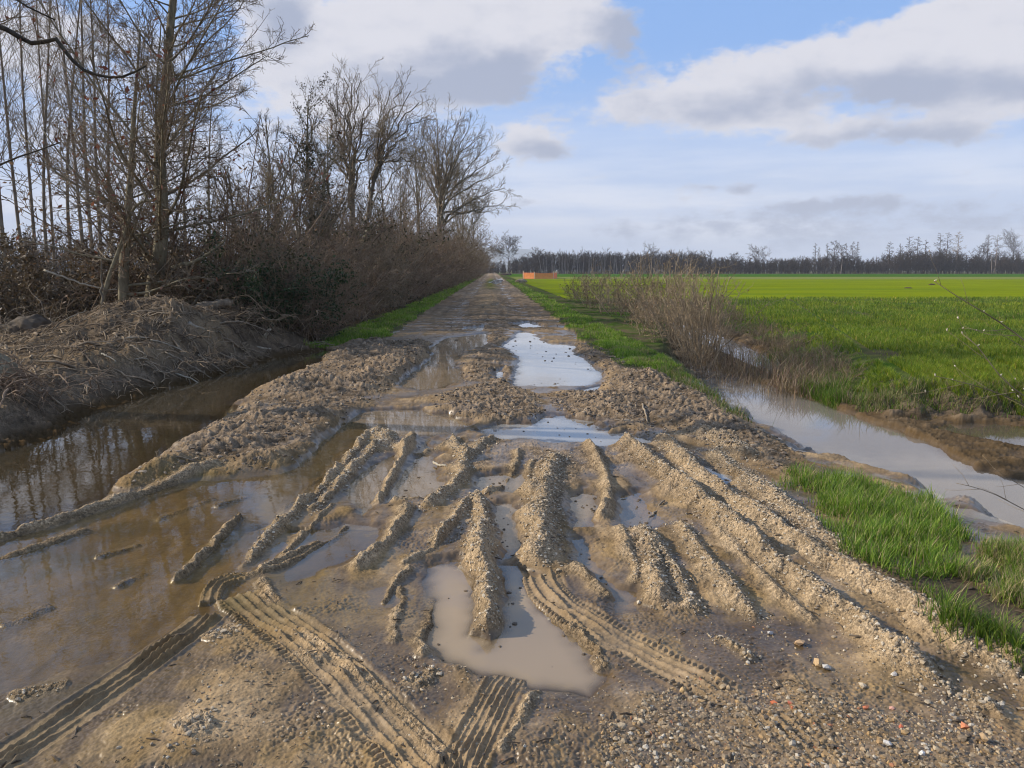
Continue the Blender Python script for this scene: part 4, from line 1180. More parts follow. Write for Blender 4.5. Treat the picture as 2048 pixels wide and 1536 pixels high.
KIND = {
    'brown': shrub_meshes(101, 3.6, 1.6, 17, M_BROWNT, M_BROWNT, M_DEADL, 700, .035, 9, 6, .005),
    'red': shrub_meshes(102, 3.2, 1.7, 17, M_REDT, M_REDT, M_DEADL, 1100, .032, 9, 6, .005),
    'grey': shrub_meshes(103, 4.2, 1.5, 15, M_TWIG, M_TWIG, M_DEADL, 400, .03, 9, 6, .005),
    'olive': shrub_meshes(104, 3.0, 1.7, 16, M_BROWNT, M_BROWNT, M_IVYL, 2600, .04, 9, 6, .005),
    'bramble': shrub_meshes(105, 1.9, 2.0, 18, M_REDT, M_BROWNT, M_BRAML, 4200, .042, 9, 6, .004, -.05, 44),
    'green': shrub_meshes(106, 1.8, 1.3, 14, M_BROWNT, M_BROWNT, M_GREENL, 5200, .035, 9, 6, .004, 0, 28),
    'whip': shrub_meshes(107, 1.9, .8, 22, M_GREYT, M_GREYT, M_TANL, 60, .03, 5, 3, .0028, .05, 15),
    'whip2': shrub_meshes(108, 1.6, 1.0, 20, M_TWIG, M_GREYT, M_TANL, 170, .03, 5, 4, .0028, .03, 20),
    'whip3': shrub_meshes(109, 1.3, 1.1, 16, M_GREYT, M_BROWNT, M_DEADL, 260, .03, 6, 4, .0028, .0, 26),
}
LABK = {'brown': "brown leafless shrub", 'red': "reddish leafless shrub", 'grey': "grey leafless shrub", 'olive': "olive tinged shrub",
        'bramble': "low dark bramble bush", 'green': "dark evergreen bush", 'whip': "thin stemmed grey willow bush", 'whip2': "twiggy grey brown bush", 'whip3': "low reddish brown bush"}

def shrub(kind, x, y, sc, rz, label, group, cat="shrub", name=None, dz=0.0):
    a, bm, c = KIND[kind]
    e = tag(empty(name or ("bramble_bush" if kind == 'bramble' else "willow_bush" if 'whip' in kind else "shrub"), (x, y, zg(x, y) - .04 + dz), rz, sc), label, cat, group)
    obj("stems", a, e); t_ = obj("twigs", bm, e)
    if c: obj("leaves", c, t_)
    return e

rr = random.Random(9)
# along the left verge
y = 17.2; n = 0
kinds_ = ['brown', 'red', 'brown', 'grey', 'red', 'olive']
while y < 215:
    for row in range(2 if y < 110 and rr.random() < (.6 if y < 30 else .8) else 1):
        k = kinds_[rr.randrange(6)] if y > 21 else rr.choice(['brown', 'olive', 'red'])
        u = -4.75 - row * 1.7 + rr.uniform(-.35, .35)
        x = u - .0255 * y
        sc = rr.choice([.8, .9, 1.0, 1.1, 1.3]) * (1.0 + .35 * min(1, y / 40) + (.55 if y > 95 else .2 if y > 55 else 0)) * (1.05 if row else .92)
        part = "near end" if y < 26 else "middle stretch" if y < 60 else "far stretch"
        shrub(k, x, y + rr.uniform(-.4, .4), (sc, sc, sc * rr.uniform(.85, 1.12)), rr.uniform(0, 6.28),
              LABK[k] + (" in the %s of the hedge, %s" % (part, "back row" if row else "front row by the verge")), "shrubs of the long hedge left of the track")
    y += 1.45 + y * .018 + rr.uniform(-.2, .2)
# thicket behind mound and pond
for k, x, y, sc, lab in [
    ('bramble', -16.6, 19.0, 1.25, "dark bramble bush at the outer end of the thicket row"), ('bramble', -14.4, 18.2, 1.15, "dark bramble bush under the thin pole trees"),
    ('bramble', -12.6, 18.6, 1.3, "wide dark bramble bush behind the uprooted stumps"), ('bramble', -10.9, 17.6, 1.15, "dark bramble bush left of the slimmer alder"),
    ('bramble', -9.4, 18.2, 1.2, "dark bramble bush close behind the slimmer alder"), ('bramble', -7.6, 17.6, 1.05, "bramble bush at the foot of the tall alder"),
    ('olive', -13.6, 20.4, .8, "olive scrub bush behind the bramble row"), ('red', -11.4, 20.0, .75, "reddish scrub bush behind the bramble row"),
    ('bramble', -18.8, 19.5, 1.3, "dark bramble bush at the picture edge of the thicket"), ('bramble', -6.3, 16.9, 1.1, "leafy bramble bush just right of the tall alder"),
    ('brown', -6.9, 18.6, .85, "brown shrub between tall alder and hedge"), ('red', -5.6, 18.0, .8, "reddish shrub at the hedge corner behind the log"),
    ('green', -4.75, 15.9, 1.0, "dark evergreen bush where the pond meets the hedge"), ('brown', -5.3, 16.8, .7, "brown shrub half behind the evergreen by the pond"),
    ('red', -4.35, 16.6, .55, "low reddish scrub beside the grassy verge end"), ('olive', -6.1, 16.1, .62, "olive scrub bush above the fallen log"),
    ('olive', -8.4, 19.6, .9, "olive scrub bush behind the two alders"), ('brown', -9.8, 20.6, .8, "brown scrub bush far behind the two alders"), ('bramble', -15.6, 20.6, 1.3, "bramble bush in the second row under the poles")]:
    shrub(k, x, y, sc, rr.uniform(0, 6.28), lab, "thicket behind the left bank")
# bushes along the right ditch
RB = [(3.35, 13.4, .72, 'whip3'), (3.55, 14.6, .95, 'whip'), (3.95, 15.6, 1.05, 'whip'), (3.5, 16.2, .95, 'whip2'), (4.1, 17.2, 1.1, 'whip'), (3.6, 18.0, 1.0, 'whip2'), (4.3, 19.2, 1.15, 'whip'),
      (3.55, 20.2, 1.0, 'whip3'), (4.2, 21.5, 1.15, 'whip2'), (3.6, 23.0, 1.05, 'whip3'), (4.4, 24.5, 1.2, 'whip'), (3.6, 26.5, 1.1, 'whip2'), (4.2, 28.5, 1.2, 'whip2'), (3.4, 31.0, 1.15, 'whip3'),
      (4.0, 34.0, 1.2, 'whip2'), (3.3, 37.5, 1.1, 'whip3'), (3.7, 42.0, 1.1, 'whip3'), (7.0, 24.0, .5, 'whip3'), (6.4, 20.0, .35, 'whip3')]
for n, (px, py, sc) in enumerate([(1395, 630, .42), (1425, 640, .36), (1452, 654, .45), (1485, 664, .34), (1512, 679, .42), (1545, 690, .36), (1572, 704, .44), (1604, 715, .34), (1636, 730, .42), (1668, 744, .34), (1700, 762, .30),
                                 (1410, 618, .45), (1470, 645, .40), (1530, 668, .42), (1590, 694, .38), (1650, 722, .36)]):
    x, y = gp(px, py, -.08)
    shrub('whip3', x, y, (sc * 1.25, sc * 1.25, sc), n * 2.1, "low brown scrub between ditch and crop, %s from far end%s" % (["first", "second", "third", "fourth", "fifth", "sixth", "seventh", "eighth", "ninth", "tenth", "eleventh"][n if n < 11 else n - 11], "" if n < 11 else ", back row"), "low scrub on the field side of the ditch", "scrub", "scrub_bush")
for n, (x, y, sc, k) in enumerate(RB):
    side = "on the field side of the water" if x > 4.8 else "facing the track" if x < 3.75 else "behind the front bushes"
    pos = "near end" if y < 17.5 else "middle" if y < 25 else "far end"
    shrub(k, x, y, (sc, sc, sc * rr.uniform(.92, 1.1)), rr.uniform(0, 6.28), "%s %s, %s of ditch row" % (LABK[k], side, pos), "bushes along the right ditch")
# ------------------------------------------------------------------ grass
M_GRASS = leaf_mat("grass_blade", None, None, .42, True)

def blades(x, y, z, h, w, lean, col, rng, hook=.35):
    n = len(x)
    yaw = rng.random(n) * 2 * np.pi
    fx, fy = np.cos(yaw), np.sin(yaw)
    ln = lean * rng.uniform(.1, 1.0, n)
    base = np.stack([x, y, z], -1)
    side = np.stack([-fy, fx, np.zeros(n)], -1) * (w * .5)[:, None]
    dirv = np.stack([fx * ln, fy * ln, np.ones(n)], -1)
    mid = base + dirv * (h * .55)[:, None]
    tip = mid + np.stack([fx * (ln + hook), fy * (ln + hook), np.full(n, .8)], -1) * (h * .45)[:, None]
    V = np.stack([base - side, base + side, mid + side * .75, mid - side * .75, tip], 1).reshape(-1, 3)
    i = np.arange(n)[:, None] * 5
    Q = i + np.array([[0, 1, 2, 3]]); T3 = i + np.array([[3, 2, 4]])
    return V, Q, T3, np.repeat(col, 5, 0)

G_D = np.array((.036, .092, .007)); G_M = np.array((.085, .160, .014)); G_L = np.array((.20, .26, .036)); G_S = np.array((.34, .28, .14))

def gcol(n, rng, mixm, straw=.05, br=1.0):
    t = rng.random(n)[:, None] ** .8
    c = np.where(t < .5, G_D + (G_M - G_D) * t * 2, G_M + (G_L - G_M) * (t * 2 - 1) * mixm)
    s = rng.random(n)[:, None] < straw
    return np.where(s, G_S * rng.uniform(.5, 1.1, (n, 1)), c) * br

def in_poly(x, y, P): return sd_poly(x, y, P) < 0

def grass(name, label, x, y, h, w, lean, col, rng, hook=.35):
    z = hz(x, y) - .006
    V, Q, T3, C = blades(x, y, z, h, w, lean, col, rng, hook)
    return tag(obj(name, mesh_from(name, V, [Q, T3], M_GRASS, False, C)), label, "grass", None, "stuff")

# verges: density falls with distance, blades widen a little
rng = np.random.default_rng(200)
def strip(u0, u1, y0, y1, n, pw):
    t = rng.random(n)
    y = 1 / ((1 / y0 ** pw) * (1 - t) + (1 / y1 ** pw) * t) ** (1 / pw)
    u = rng.uniform(u0, u1, n)
    return u - .0255 * y, y
for nm, lab, (u0, u1, y0) in (("verge_grass", "short bright grass along the right verge of the track", (2.05, 3.1, 11.2)), ("verge_grass", "short bright grass along the left verge under the hedge", (-3.75, -2.4, 15.2))):
    x, y = strip(u0, u1, y0, 120, 52000, 1.3)
    u = x + .0255 * y
    n1 = fbm(x, y, 1.7, 3, 1); n2 = fbm(x, y, .45, 2, 7)
    edge = np.minimum(u - u0, u1 - u) + .28 * n1 + .22 * n2
    start = np.where(u0 > 0, 11.4 + (2.75 - u) * 1.0, 15.4 + (u + 3.5) * 2.0)
    k = (edge > .12 + .10 * rng.random(len(edge))) & (y > start)
    x, y, n2, edge, n1 = x[k], y[k], n2[k], edge[k], n1[k]
    n = len(x)
    h = (.050 + .05 * rng.random(n)) * (1 + .6 * n2) * np.clip(edge * 3, .5, 1)
    col = gcol(n, rng, 1.0, .07) * (1 + .25 * n1)[:, None] * 1.55
    dryk = (fbm(x, y, .9, 2, 51) > .45)[:, None]
    col = np.where(dryk & (rng.random((n, 1)) < .45), G_S * .8, col)
    grass(nm, lab, x, y, np.maximum(h, .03), np.maximum(.005, .0005 * y), .45, col, rng)

# tufts on the bank at the right
def tuft_area(polys, n, hmin, hmax, straw, lab, seed, lean=.5, mixm=1.0, br=1.0, w=.0042, hook=.4):
    rng = np.random.default_rng(seed)
    X = []; Y = []
    A = [abs(np.sum(p[:, 0] * np.roll(p[:, 1], -1) - p[:, 1] * np.roll(p[:, 0], -1))) / 2 for p in polys]
    for p, a in zip(polys, A):
        m = int(n * a / sum(A))
        x = rng.uniform(p[:, 0].min() - .1, p[:, 0].max() + .1, m * 4).astype(np.float32); y = rng.uniform(p[:, 1].min() - .1, p[:, 1].max() + .1, m * 4).astype(np.float32)
        # grow in clumps
        cx = np.round(x / .05) * .05; cy = np.round(y / .05) * .05
        x = x + (cx + .02 * perlin(cx * 31, cy * 17, 3) - x) * .45; y = y + (cy + .02 * perlin(cx * 23, cy * 29, 5) - y) * .45
        d = sd_poly(x, y, p) + .22 * fbm(x, y, .30, 3, 61) + .02 + .06 * rng.normal(size=len(x))
        k = d < 0
        X.append(x[k][:m]); Y.append(y[k][:m])
    x = np.concatenate(X); y = np.concatenate(Y); m = len(x)
    nn = fbm(x, y, .18, 2, 71)
    h = rng.uniform(hmin, hmax, m) * (1 + .45 * nn + .5 * fbm(x, y, .45, 2, 75))
    grass("grass_tuft_patch", lab, x, y, np.maximum(h, .02), np.full(m, w) * rng.uniform(.6, 1.3, m), lean, gcol(m, rng, mixm, straw, br) * (1 + .2 * nn)[:, None], rng, hook)
tuft_area([gpoly([(1585, 962), (1645, 962), (1760, 985), (1830, 1005), (1920, 1052), (1965, 1092), (1940, 1128), (1850, 1140), (1770, 1165), (1705, 1105), (1650, 1032)])], 13000, .03, .13, .14, "thick bright green grass on the bank of the silty pool", 301, .55, 1.0, 1.5)
tuft_area([gpoly([(1945, 1092), (2048, 1118), (2140, 1180), (2100, 1225), (2010, 1205), (1945, 1160)])], 6000, .035, .12, .42, "yellowing grass at the pool bank, right of the bright patch", 302, .7, 1.2, 1.5)
tuft_area([gpoly([(1905, 1262), (1960, 1268), (2060, 1310), (2120, 1350), (2060, 1350), (1960, 1320), (1910, 1290)])], 1500, .04, .12, .12, "sparse grass tufts along the outer rut ridge", 303, .8, 1.2, 1.1)
tuft_area([gpoly([(1822, 1190), (1860, 1195), (1880, 1220), (1840, 1216)]), gpoly([(1690, 1085), (1730, 1100), (1760, 1150), (1715, 1130)]), gpoly([(1890, 1245), (1925, 1255), (1930, 1275), (1900, 1265)]), gpoly([(1780, 1150), (1830, 1150), (1840, 1175), (1790, 1172)])], 900, .03, .08, .1, "small green sprouts in the dark wet soil", 304, .8, 1.2, 1.15)
# bank of the ditch nearer the thicket, and green patch at the end of the reeds
tuft_area([gpoly([(1330, 748), (1400, 782), (1445, 812), (1500, 862), (1480, 866), (1420, 822), (1360, 788), (1310, 760)], -.05)], 1500, .06, .14, .35, "thin weedy grass along the edge of the right pool", 305, .8, 1.0, .8, .006)
tuft_area([gpoly([(1615, 772), (1660, 764), (1690, 775), (1670, 800), (1625, 795)], -.1)], 2200, .10, .20, .02, "bright green rushes at the tip of the reed bed", 306, .4, .5, 1.1, .008)
tuft_area([gpoly([(1560, 700), (1660, 742), (1700, 770), (1720, 800), (1640, 790), (1560, 750), (1500, 700)], -.1)], 3500, .12, .28, .45, "mixed green and withered stalks between reeds and crop", 307, .5, 1.0, .85, .008)

tuft_area([gpoly([(1700, 772), (1800, 780), (1900, 786), (2060, 790), (2060, 812), (1950, 808), (1850, 806), (1760, 803), (1690, 792)], -.05)], 4200, .05, .14, .5, "withered and green stalks along the muddy edge of the crop", 308, .7, 1.0, .9, .008)

# the sown crop
rng = np.random.default_rng(210)
CROP = np.concatenate([gpoly([(1335, 603), (1385, 618), (1450, 640), (1560, 680), (1660, 722), (1715, 775), (1800, 788), (1900, 796), (2048, 801)]), [(11, 8.8), (60, 44.5), (60, 47), (8.0, 46)]])
n = 460000
t = rng.random(n); pw = 1.15
y = (1 / ((1 / 8.2 ** pw) * (1 - t) + (1 / 46 ** pw) * t) ** (1 / pw)).astype(np.float32)
x = (rng.uniform(.13, .95, n) * y).astype(np.float32)
rows = .14
xr = np.round((x - .3 * y) / rows) * rows + .3 * y + .022 * rng.normal(size=n)
x = xr.astype(np.float32)
n1 = fbm(x, y, 1.7, 3, 1); n2 = fbm(x, y, .5, 2, 81)
bare = fbm(x / 1.8, y, 1.6, 3, 91)
d = sd_poly(x, y, CROP) + .25 * n1 + .2 * n2
k = (d < -.05) & (y + .012 * x + n1 < 43.5) & (rng.random(n) < np.clip(.95 - 1.25 * sst(bare, .30, .6), .06, 1)) & ((np.abs(np.mod(x - .3 * y + 1.2, 9.0) - 4.5) - .9) ** 2 > .012)
x, y, n1, n2, d, bare = x[k], y[k], n1[k], n2[k], d[k], bare[k]
n = len(x)
h = (.085 + .085 * rng.random(n)) * (1 + .35 * n2) * np.clip(.5 - d * .5, .5, 1) * (1 - .4 * sst(bare, .2, .5))
col = gcol(n, rng, .9, .03) * (1 + .22 * n1 + .2 * n2)[:, None]
lush = (.5 + .5 * fbm(x, y, 4.0, 2, 95))[:, None]
col = col * (1 + (np.array((1.9, 1.5, .8)) - 1) * np.clip(lush, 0, 1))
grass("crop_grass", "young green crop growing in the near part of the field", x, y, np.maximum(h, .03), np.maximum(.007, .00068 * y), .42, col, rng, .5)

# ------------------------------------------------------------------ withered reeds in the wet ground
rng = np.random.default_rng(220)
M_REED = leaf_mat("reed", None, None, .2, True)
def reed_mesh(seed, n, H, rad):
    r_ = np.random.default_rng(seed)
    a = r_.random(n) * 6.283; rr_ = rad * np.sqrt(r_.random(n))
    V, Q, T3, C = blades(rr_ * np.cos(a), rr_ * np.sin(a), np.full(n, -.02), H * r_.uniform(.35, 1.0, n), np.full(n, .008), .35,
                         np.array((.26, .19, .115))[None] * r_.uniform(.35, 1.25, (n, 1)) + r_.normal(size=(n, 3)) * .01, r_, .9)
    return mesh_from("stalks", V, [Q, T3], M_REED, False, np.clip(C, .01, 1))
REED = [reed_mesh(1, 110, .46, .36), reed_mesh(2, 90, .36, .42), reed_mesh(3, 110, .62, .26)]
spots = []
for i in range(34):
    px = 1400 + (i * 37.7) % 235
    lo = 706 + (px - 1400) * .22; hi = 740 + (px - 1400) * .20
    spots.append((px, lo + (hi - lo) * ((i * .618) % 1)))
spots += [(1470, 664), (1540, 688), (1590, 704), (1630, 722), (1665, 742), (1420, 640)]
for i, (px, py) in enumerate(spots):
    X, Y = gp(px, py, -.12)
    o = obj("reed_clump", REED[i % 3], None, (X, Y, zg(X, Y)))
    o.rotation_euler.z = i * 1.7
    sc = .75 + .5 * ((i * .37) % 1); o.scale = (sc, sc, sc)
    far_ = "on the field side" if i >= 34 else "in the spit between the two waters"
    kinds3 = ("short dense", "low spreading", "tall thin")[i % 3]
    tag(o, "%s clump of withered brown reeds %s" % (kinds3, far_), "reeds", "withered reed clumps by the right ditch")

# ------------------------------------------------------------------ catkin willow reaching in from the right
rng = np.random.default_rng(230)
loc = (3.75, 4.1, -.3)
def P3(pts, Y): return list(path(pts, Y))
brs = [trunk_chain([loc] + P3([(2180, 820), (2110, 740), (2048, 678), (1985, 634), (1925, 600), (1868, 562)], 4.4), 22, .011, .0022),
       trunk_chain([loc] + P3([(2200, 900), (2130, 850), (2060, 800), (2010, 765), (1975, 720), (1955, 690), (1925, 668)], 4.2), 20, .009, .002),
       trunk_chain([loc] + P3([(2190, 920), (2120, 860), (2060, 815), (2010, 790), (1930, 765), (1870, 752)], 4.6), 20, .007, .0018),
       trunk_chain([loc] + P3([(2160, 1100), (2100, 1045), (2040, 1015), (1985, 985), (1940, 972), (1912, 966)], 4.3), 18, .005, .0016),
       trunk_chain([loc] + P3([(2150, 1060), (2090, 1000), (2040, 970), (2000, 945), (1985, 935)], 4.6), 14, .004, .0015)]
tw = [spawn(*q, 7, .45, .98, 40, 12, .16, 5, rng, .3, .1, .05, .5, .0014) for q in brs]
base_c = np.array(loc)
ck = []
for q in (brs[:3] + tw[:3]):
    pts = q[0][:, q[0].shape[1] // 2:].reshape(-1, 3)
    m = max(6, min(26, len(pts) // 3))
    ck.append(pts[rng.integers(0, len(pts), m)])
ck = np.concatenate(ck)
CK = []
for c in ck:
    d_ = norm(rng.normal(size=3) * .5 + np.array([0, 0, .8]))
    L_ = rng.uniform(.010, .018)
    CK.append((np.stack([c, c + d_ * L_ * .5, c + d_ * L_])[None], np.array([[.0018, .0042, .001]])))
e = tag(empty("catkin_willow", loc), "thin bare willow branches with pale catkins reaching over the pool", "shrub")
for q, t_ in zip(brs, tw):
    V, F_, cp = tubes(*q, 5); bo = obj("branch", mesh_from("branch", V - base_c, [F_, cp], M_TWIG, True), e)
    for n_ in range(len(t_[0])):
        V, F_, cp = tubes(t_[0][n_:n_ + 1], t_[1][n_:n_ + 1], 4); obj("twig", mesh_from("twig", V - base_c, [F_, cp], M_TWIG, True), bo)
for p, r_ in CK:
    V, F_, _ = tubes(p, r_, 6); obj("catkin", mesh_from("catkin", V - base_c, [F_], M_CATKIN, True), e)

# ------------------------------------------------------------------ wood debris on the left bank
rng = np.random.default_rng(240)
def stick(name, label, cat, pts, r0, r1, mat, sides=8, twigs_=0, group=None):
    tr = trunk_chain(pts, max(10, len(pts) * 4), r0, r1)
    tr[0][0] += rng.normal(size=tr[0][0].shape) * min(r0, .03) * .35
    lst = [tubes(*tr, sides)]
    if twigs_:
        s1 = spawn(*tr, twigs_, .2, .97, 45, 15, .22, 5, rng, .3, .15, 0, .5, .0035)
        lst.append(tubes(*s1, 4)); lst.append(tubes(*spawn(*s1, 3, .2, 1, 45, 15, .5, 4, rng, .3, .15, 0, .6, .0025), 3))
    V, F_ = join(lst)
    c = np.array(pts[0], float)
    return tag(obj(name, mesh_from(name, V - c, F_, mat, True), None, tuple(c)), label, cat, group)
def on(px, py, Y, dz=0.0):
    X = ray(px, py)[0] / ray(px, py)[1] * Y
    return (X, Y, zg(X, Y) + dz)
stick("fallen_pole", "long pale fallen pole sloping from the bank down into the pond", "branch", P3([(378, 648), (420, 668), (470, 686), (530, 698), (582, 708)], [12.6, 13.0, 13.6, 14.2, 14.9]), .040, .018, M_PALE)
stick("cut_log", "thick grey log lying on brushwood right of the mound", "log", P3([(372, 622), (405, 614), (462, 606)], [14.6, 14.8, 15.1]), .085, .075, M_WOOD, 12)
stick("cut_log", "thinner split log lying just above the thick grey log", "log", P3([(395, 609), (430, 604), (458, 601)], [15.0, 15.1, 15.3]), .045, .035, M_WOOD, 10)
stick("broken_stump", "splintered pale stump standing in brushwood near the pond end", "stump", P3([(522, 690), (530, 672), (540, 658)], [14.6, 14.6, 14.5]), .05, .02, M_PALE, 7)
stick("fallen_branch", "forked dead branch hanging from the bank over the pond", "branch", P3([(430, 650), (470, 640), (510, 650), (545, 668), (560, 690)], [13.4, 13.8, 14.2, 14.4, 14.6]), .018, .006, M_WOOD, 6, 6)
stick("fallen_branch", "bare branch lying flat at the water below the evergreen", "branch", P3([(590, 696), (615, 688), (640, 682), (668, 690)], [15.2, 15.4, 15.6, 15.6]), .02, .008, M_WOOD, 6, 5)
stick("fallen_branch", "arching pale branch sweeping over the brambles beside the tall alder", "branch", P3([(380, 615), (410, 575), (440, 550), (480, 540), (530, 536)], [15.6, 15.7, 15.8, 15.9, 16.0]), .028, .006, M_GREYB, 6, 6)
stick("fallen_branch", "thick dead bough leaning out right from the tall alder's foot", "branch", P3([(345, 535), (390, 525), (430, 500), (452, 478)], [15.8, 15.6, 15.5, 15.4]), .05, .018, M_ALDER, 8, 6)
stick("fallen_branch", "pale forked branch across the brambles left of the slim alder", "branch", P3([(88, 540), (130, 556), (175, 570), (205, 578), (235, 580)], [14.9, 14.9, 15.0, 15.1, 15.2]), .022, .012, M_PALE, 6, 5)
stick("sapling", "thin pale sapling standing just left of the slim alder", "tree", P3([(206, 612), (204, 580), (202, 545), (206, 505)], 14.4), .022, .008, M_GREYB, 6, 7)
# sticks lying over the mound
for n, (px, py, Y, L_, a, lab) in enumerate([
    (300, 665, 11.6, .55, .5, "bent pale stick on the mound slope facing the pond"), (262, 712, 11.0, .5, -1.0, "straight pale stick halfway down the mound"),
    (272, 745, 10.7, .45, 1.3, "short stick sticking out above the waterline"), (330, 700, 11.4, .7, -.2, "long dark stick lying across the mound foot"),
    (205, 738, 10.3, .4, -.9, "pale splinter on the low bank left of the mound"), (270, 640, 12.6, .8, .15, "twig lying along the mound crest"),
    (350, 728, 11.0, .65, -.5, "stick sloping toward the pond below the mound"), (160, 700, 11.0, .5, .1, "stick lying flat on the bare bank"),
    (225, 690, 11.4, .6, .6, "grey stick on the mound's left shoulder"), (395, 690, 12.0, .7, -.6, "stick at the right foot of the mound"),
    (130, 668, 12.4, .55, 1.0, "stick leaning on the uprooted stumps"), (440, 705, 12.6, .6, .3, "stick lying at the pond edge under the pale pole")]):
    p0 = on(px, py, Y, .03)
    x1, y1 = p0[0] + L_ * math.cos(a), p0[1] + .35 * L_ * math.sin(a)
    p1 = (x1, y1, zg(x1, y1) + .07)
    pm = ((p0[0] + x1) / 2, (p0[1] + y1) / 2, max(zg((p0[0] + x1) / 2, (p0[1] + y1) / 2) + .02, (p0[2] + p1[2]) / 2) + .02)
    stick("stick", lab, "stick", [p0, pm, p1], .013, .006, M_PALE if n % 2 == 0 else M_WOOD, 6, 2, "sticks on the left bank")
# fine litter of twigs, roots and straw on the bank
n = 11000
x = rng.uniform(-13, -3.6, n).astype(np.float32); y = rng.uniform(8.2, 15.5, n).astype(np.float32)
k = sd_poly(x, y, LEFT_LAND) < -.06
wgt = .25 + .75 * np.exp(-(((x + 6.0) / 2.3) ** 2 + ((y - 12.6) / 2.4) ** 2))
k &= rng.random(n) < wgt
x, y = x[k], y[k]
a = rng.random(len(x)) * 6.283
L_ = rng.uniform(.06, .55, len(x)) ** 1.4
z = hz(x, y)
x2 = (x + np.cos(a) * L_).astype(np.float32); y2 = (y + np.sin(a) * L_).astype(np.float32)
z2 = hz(x2, y2)
z2 = np.where(z2 < z - .2, z, z2) + rng.uniform(0, .06, len(x))
mid = np.stack([(x + x2) / 2, (y + y2) / 2, (z + z2) / 2 + .02 + .03 * rng.random(len(x))], -1)
Pm = np.stack([np.stack([x, y, z + .005], -1), mid, np.stack([x2, y2, z2], -1)], 1)
Rm = np.stack([np.full(len(x), .005), np.full(len(x), .0045), np.full(len(x), .002)], 1) * np.exp(.55 * rng.normal(size=(len(x), 1)))
V, F_, _ = tubes(Pm, Rm, 4)
M_LITTER = bark_mat("litter", (.065, .046, .031), (.32, .245, .16), 6.0)
tag(obj("twig_litter", mesh_from("twig_litter", V, [F_], M_LITTER, True)), "litter of twigs, roots and straw strewn over the left bank", "litter", None, "stuff")

M_STUMP = bark_mat("stump_wood", (.040, .032, .024), (.13, .10, .07), 9.0)
# uprooted stumps and tangled roots at the left edge
def root_heap(name, label, c, W_, D_, H, n, seed, mat, rad=.016):
    r_ = np.random.default_rng(seed)
    st = np.stack([r_.normal(size=n) * W_ * .4, r_.normal(size=n) * D_ * .4, r_.uniform(.0, H * .7, n)], -1)
    st[:, 2] += zg(c[0], c[1])
    st[:, :2] += np.array(c)
    d = np.stack([r_.normal(size=n), r_.normal(size=n) * .5, r_.normal(size=n) * .22], -1)
    ch = grow(st, d, r_.uniform(.2, .9, n) ** 1.5 * W_ * .75, 9, rad * r_.uniform(.2, 1.2, n) ** 1.5, np.full(n, .003), .30, -.05, r_)
    s2 = spawn(*ch, 4, .2, 1, 50, 15, .45, 5, r_, .4, .25, -.04, .5, .003)
    V, F_ = join([tubes(*ch, 6), tubes(*s2, 4)])
    b = np.array([c[0], c[1], zg(c[0], c[1])])
    return tag(obj(name, mesh_from(name, V - b, F_, mat, True), None, tuple(b)), label, "roots")
root_heap("root_tangle", "dark tangle of roots on the pond's left corner bank", (-5.35, 8.0), 1.1, .55, .22, 170, 1, M_REDT, .010)
root_heap("root_tangle", "brushwood heap of cut roots before the bramble row", (-9.6, 14.6), 2.0, .4, .25, 130, 2, M_WOOD, .014)
root_heap("root_tangle", "brushwood heap between the mound and the evergreen", (-5.5, 14.7), 1.3, .45, .30, 170, 3, M_BROWNT, .011)
root_heap("root_tangle", "thin root tangle trailing into the pond below the mound", (-4.9, 11.6), .9, .5, .12, 60, 4, M_BROWNT, .009)
def lump(name, label, cat, c, s, seed, mat, sink=.3):
    import bmesh
    bm = bmesh.new(); bmesh.ops.create_icosphere(bm, subdivisions=4, radius=1)
    co = np.array([v.co for v in bm.verts])
    f = 1 + .22 * perlin(co[:, 0] * 1.6 + co[:, 2], co[:, 1] * 1.6, seed) + .12 * perlin(co[:, 0] * 4 + seed, co[:, 2] * 4 + co[:, 1], seed) + .05 * perlin(co[:, 0] * 11, co[:, 2] * 11 + co[:, 1] * 7, seed)
    for v, k_ in zip(bm.verts, f): v.co = Vector((v.co.x * s[0] * k_, v.co.y * s[1] * k_, v.co.z * s[2] * k_))
    me = bpy.data.meshes.new(name); bm.to_mesh(me); bm.free()
    me.polygons.foreach_set("use_smooth", np.ones(len(me.polygons), bool)); me.materials.append(mat)
    return tag(obj(name, me, None, (c[0], c[1], zg(c[0], c[1]) + s[2] * (1 - sink) * .5)), label, cat)
lump("tree_stump", "moss grey uprooted stump on the corner of the left bank", "stump", (-5.75, 8.35), (.30, .26, .24), 3, M_ALDER)
lump("tree_stump", "dark uprooted stump with roots before the brambles", "stump", (-8.9, 14.2), (.36, .30, .24), 5, M_STUMP)
lump("tree_stump", "low sawn stump at the outer end of the bare bank", "stump", (-9.9, 13.6), (.30, .24, .12), 7, M_STUMP)

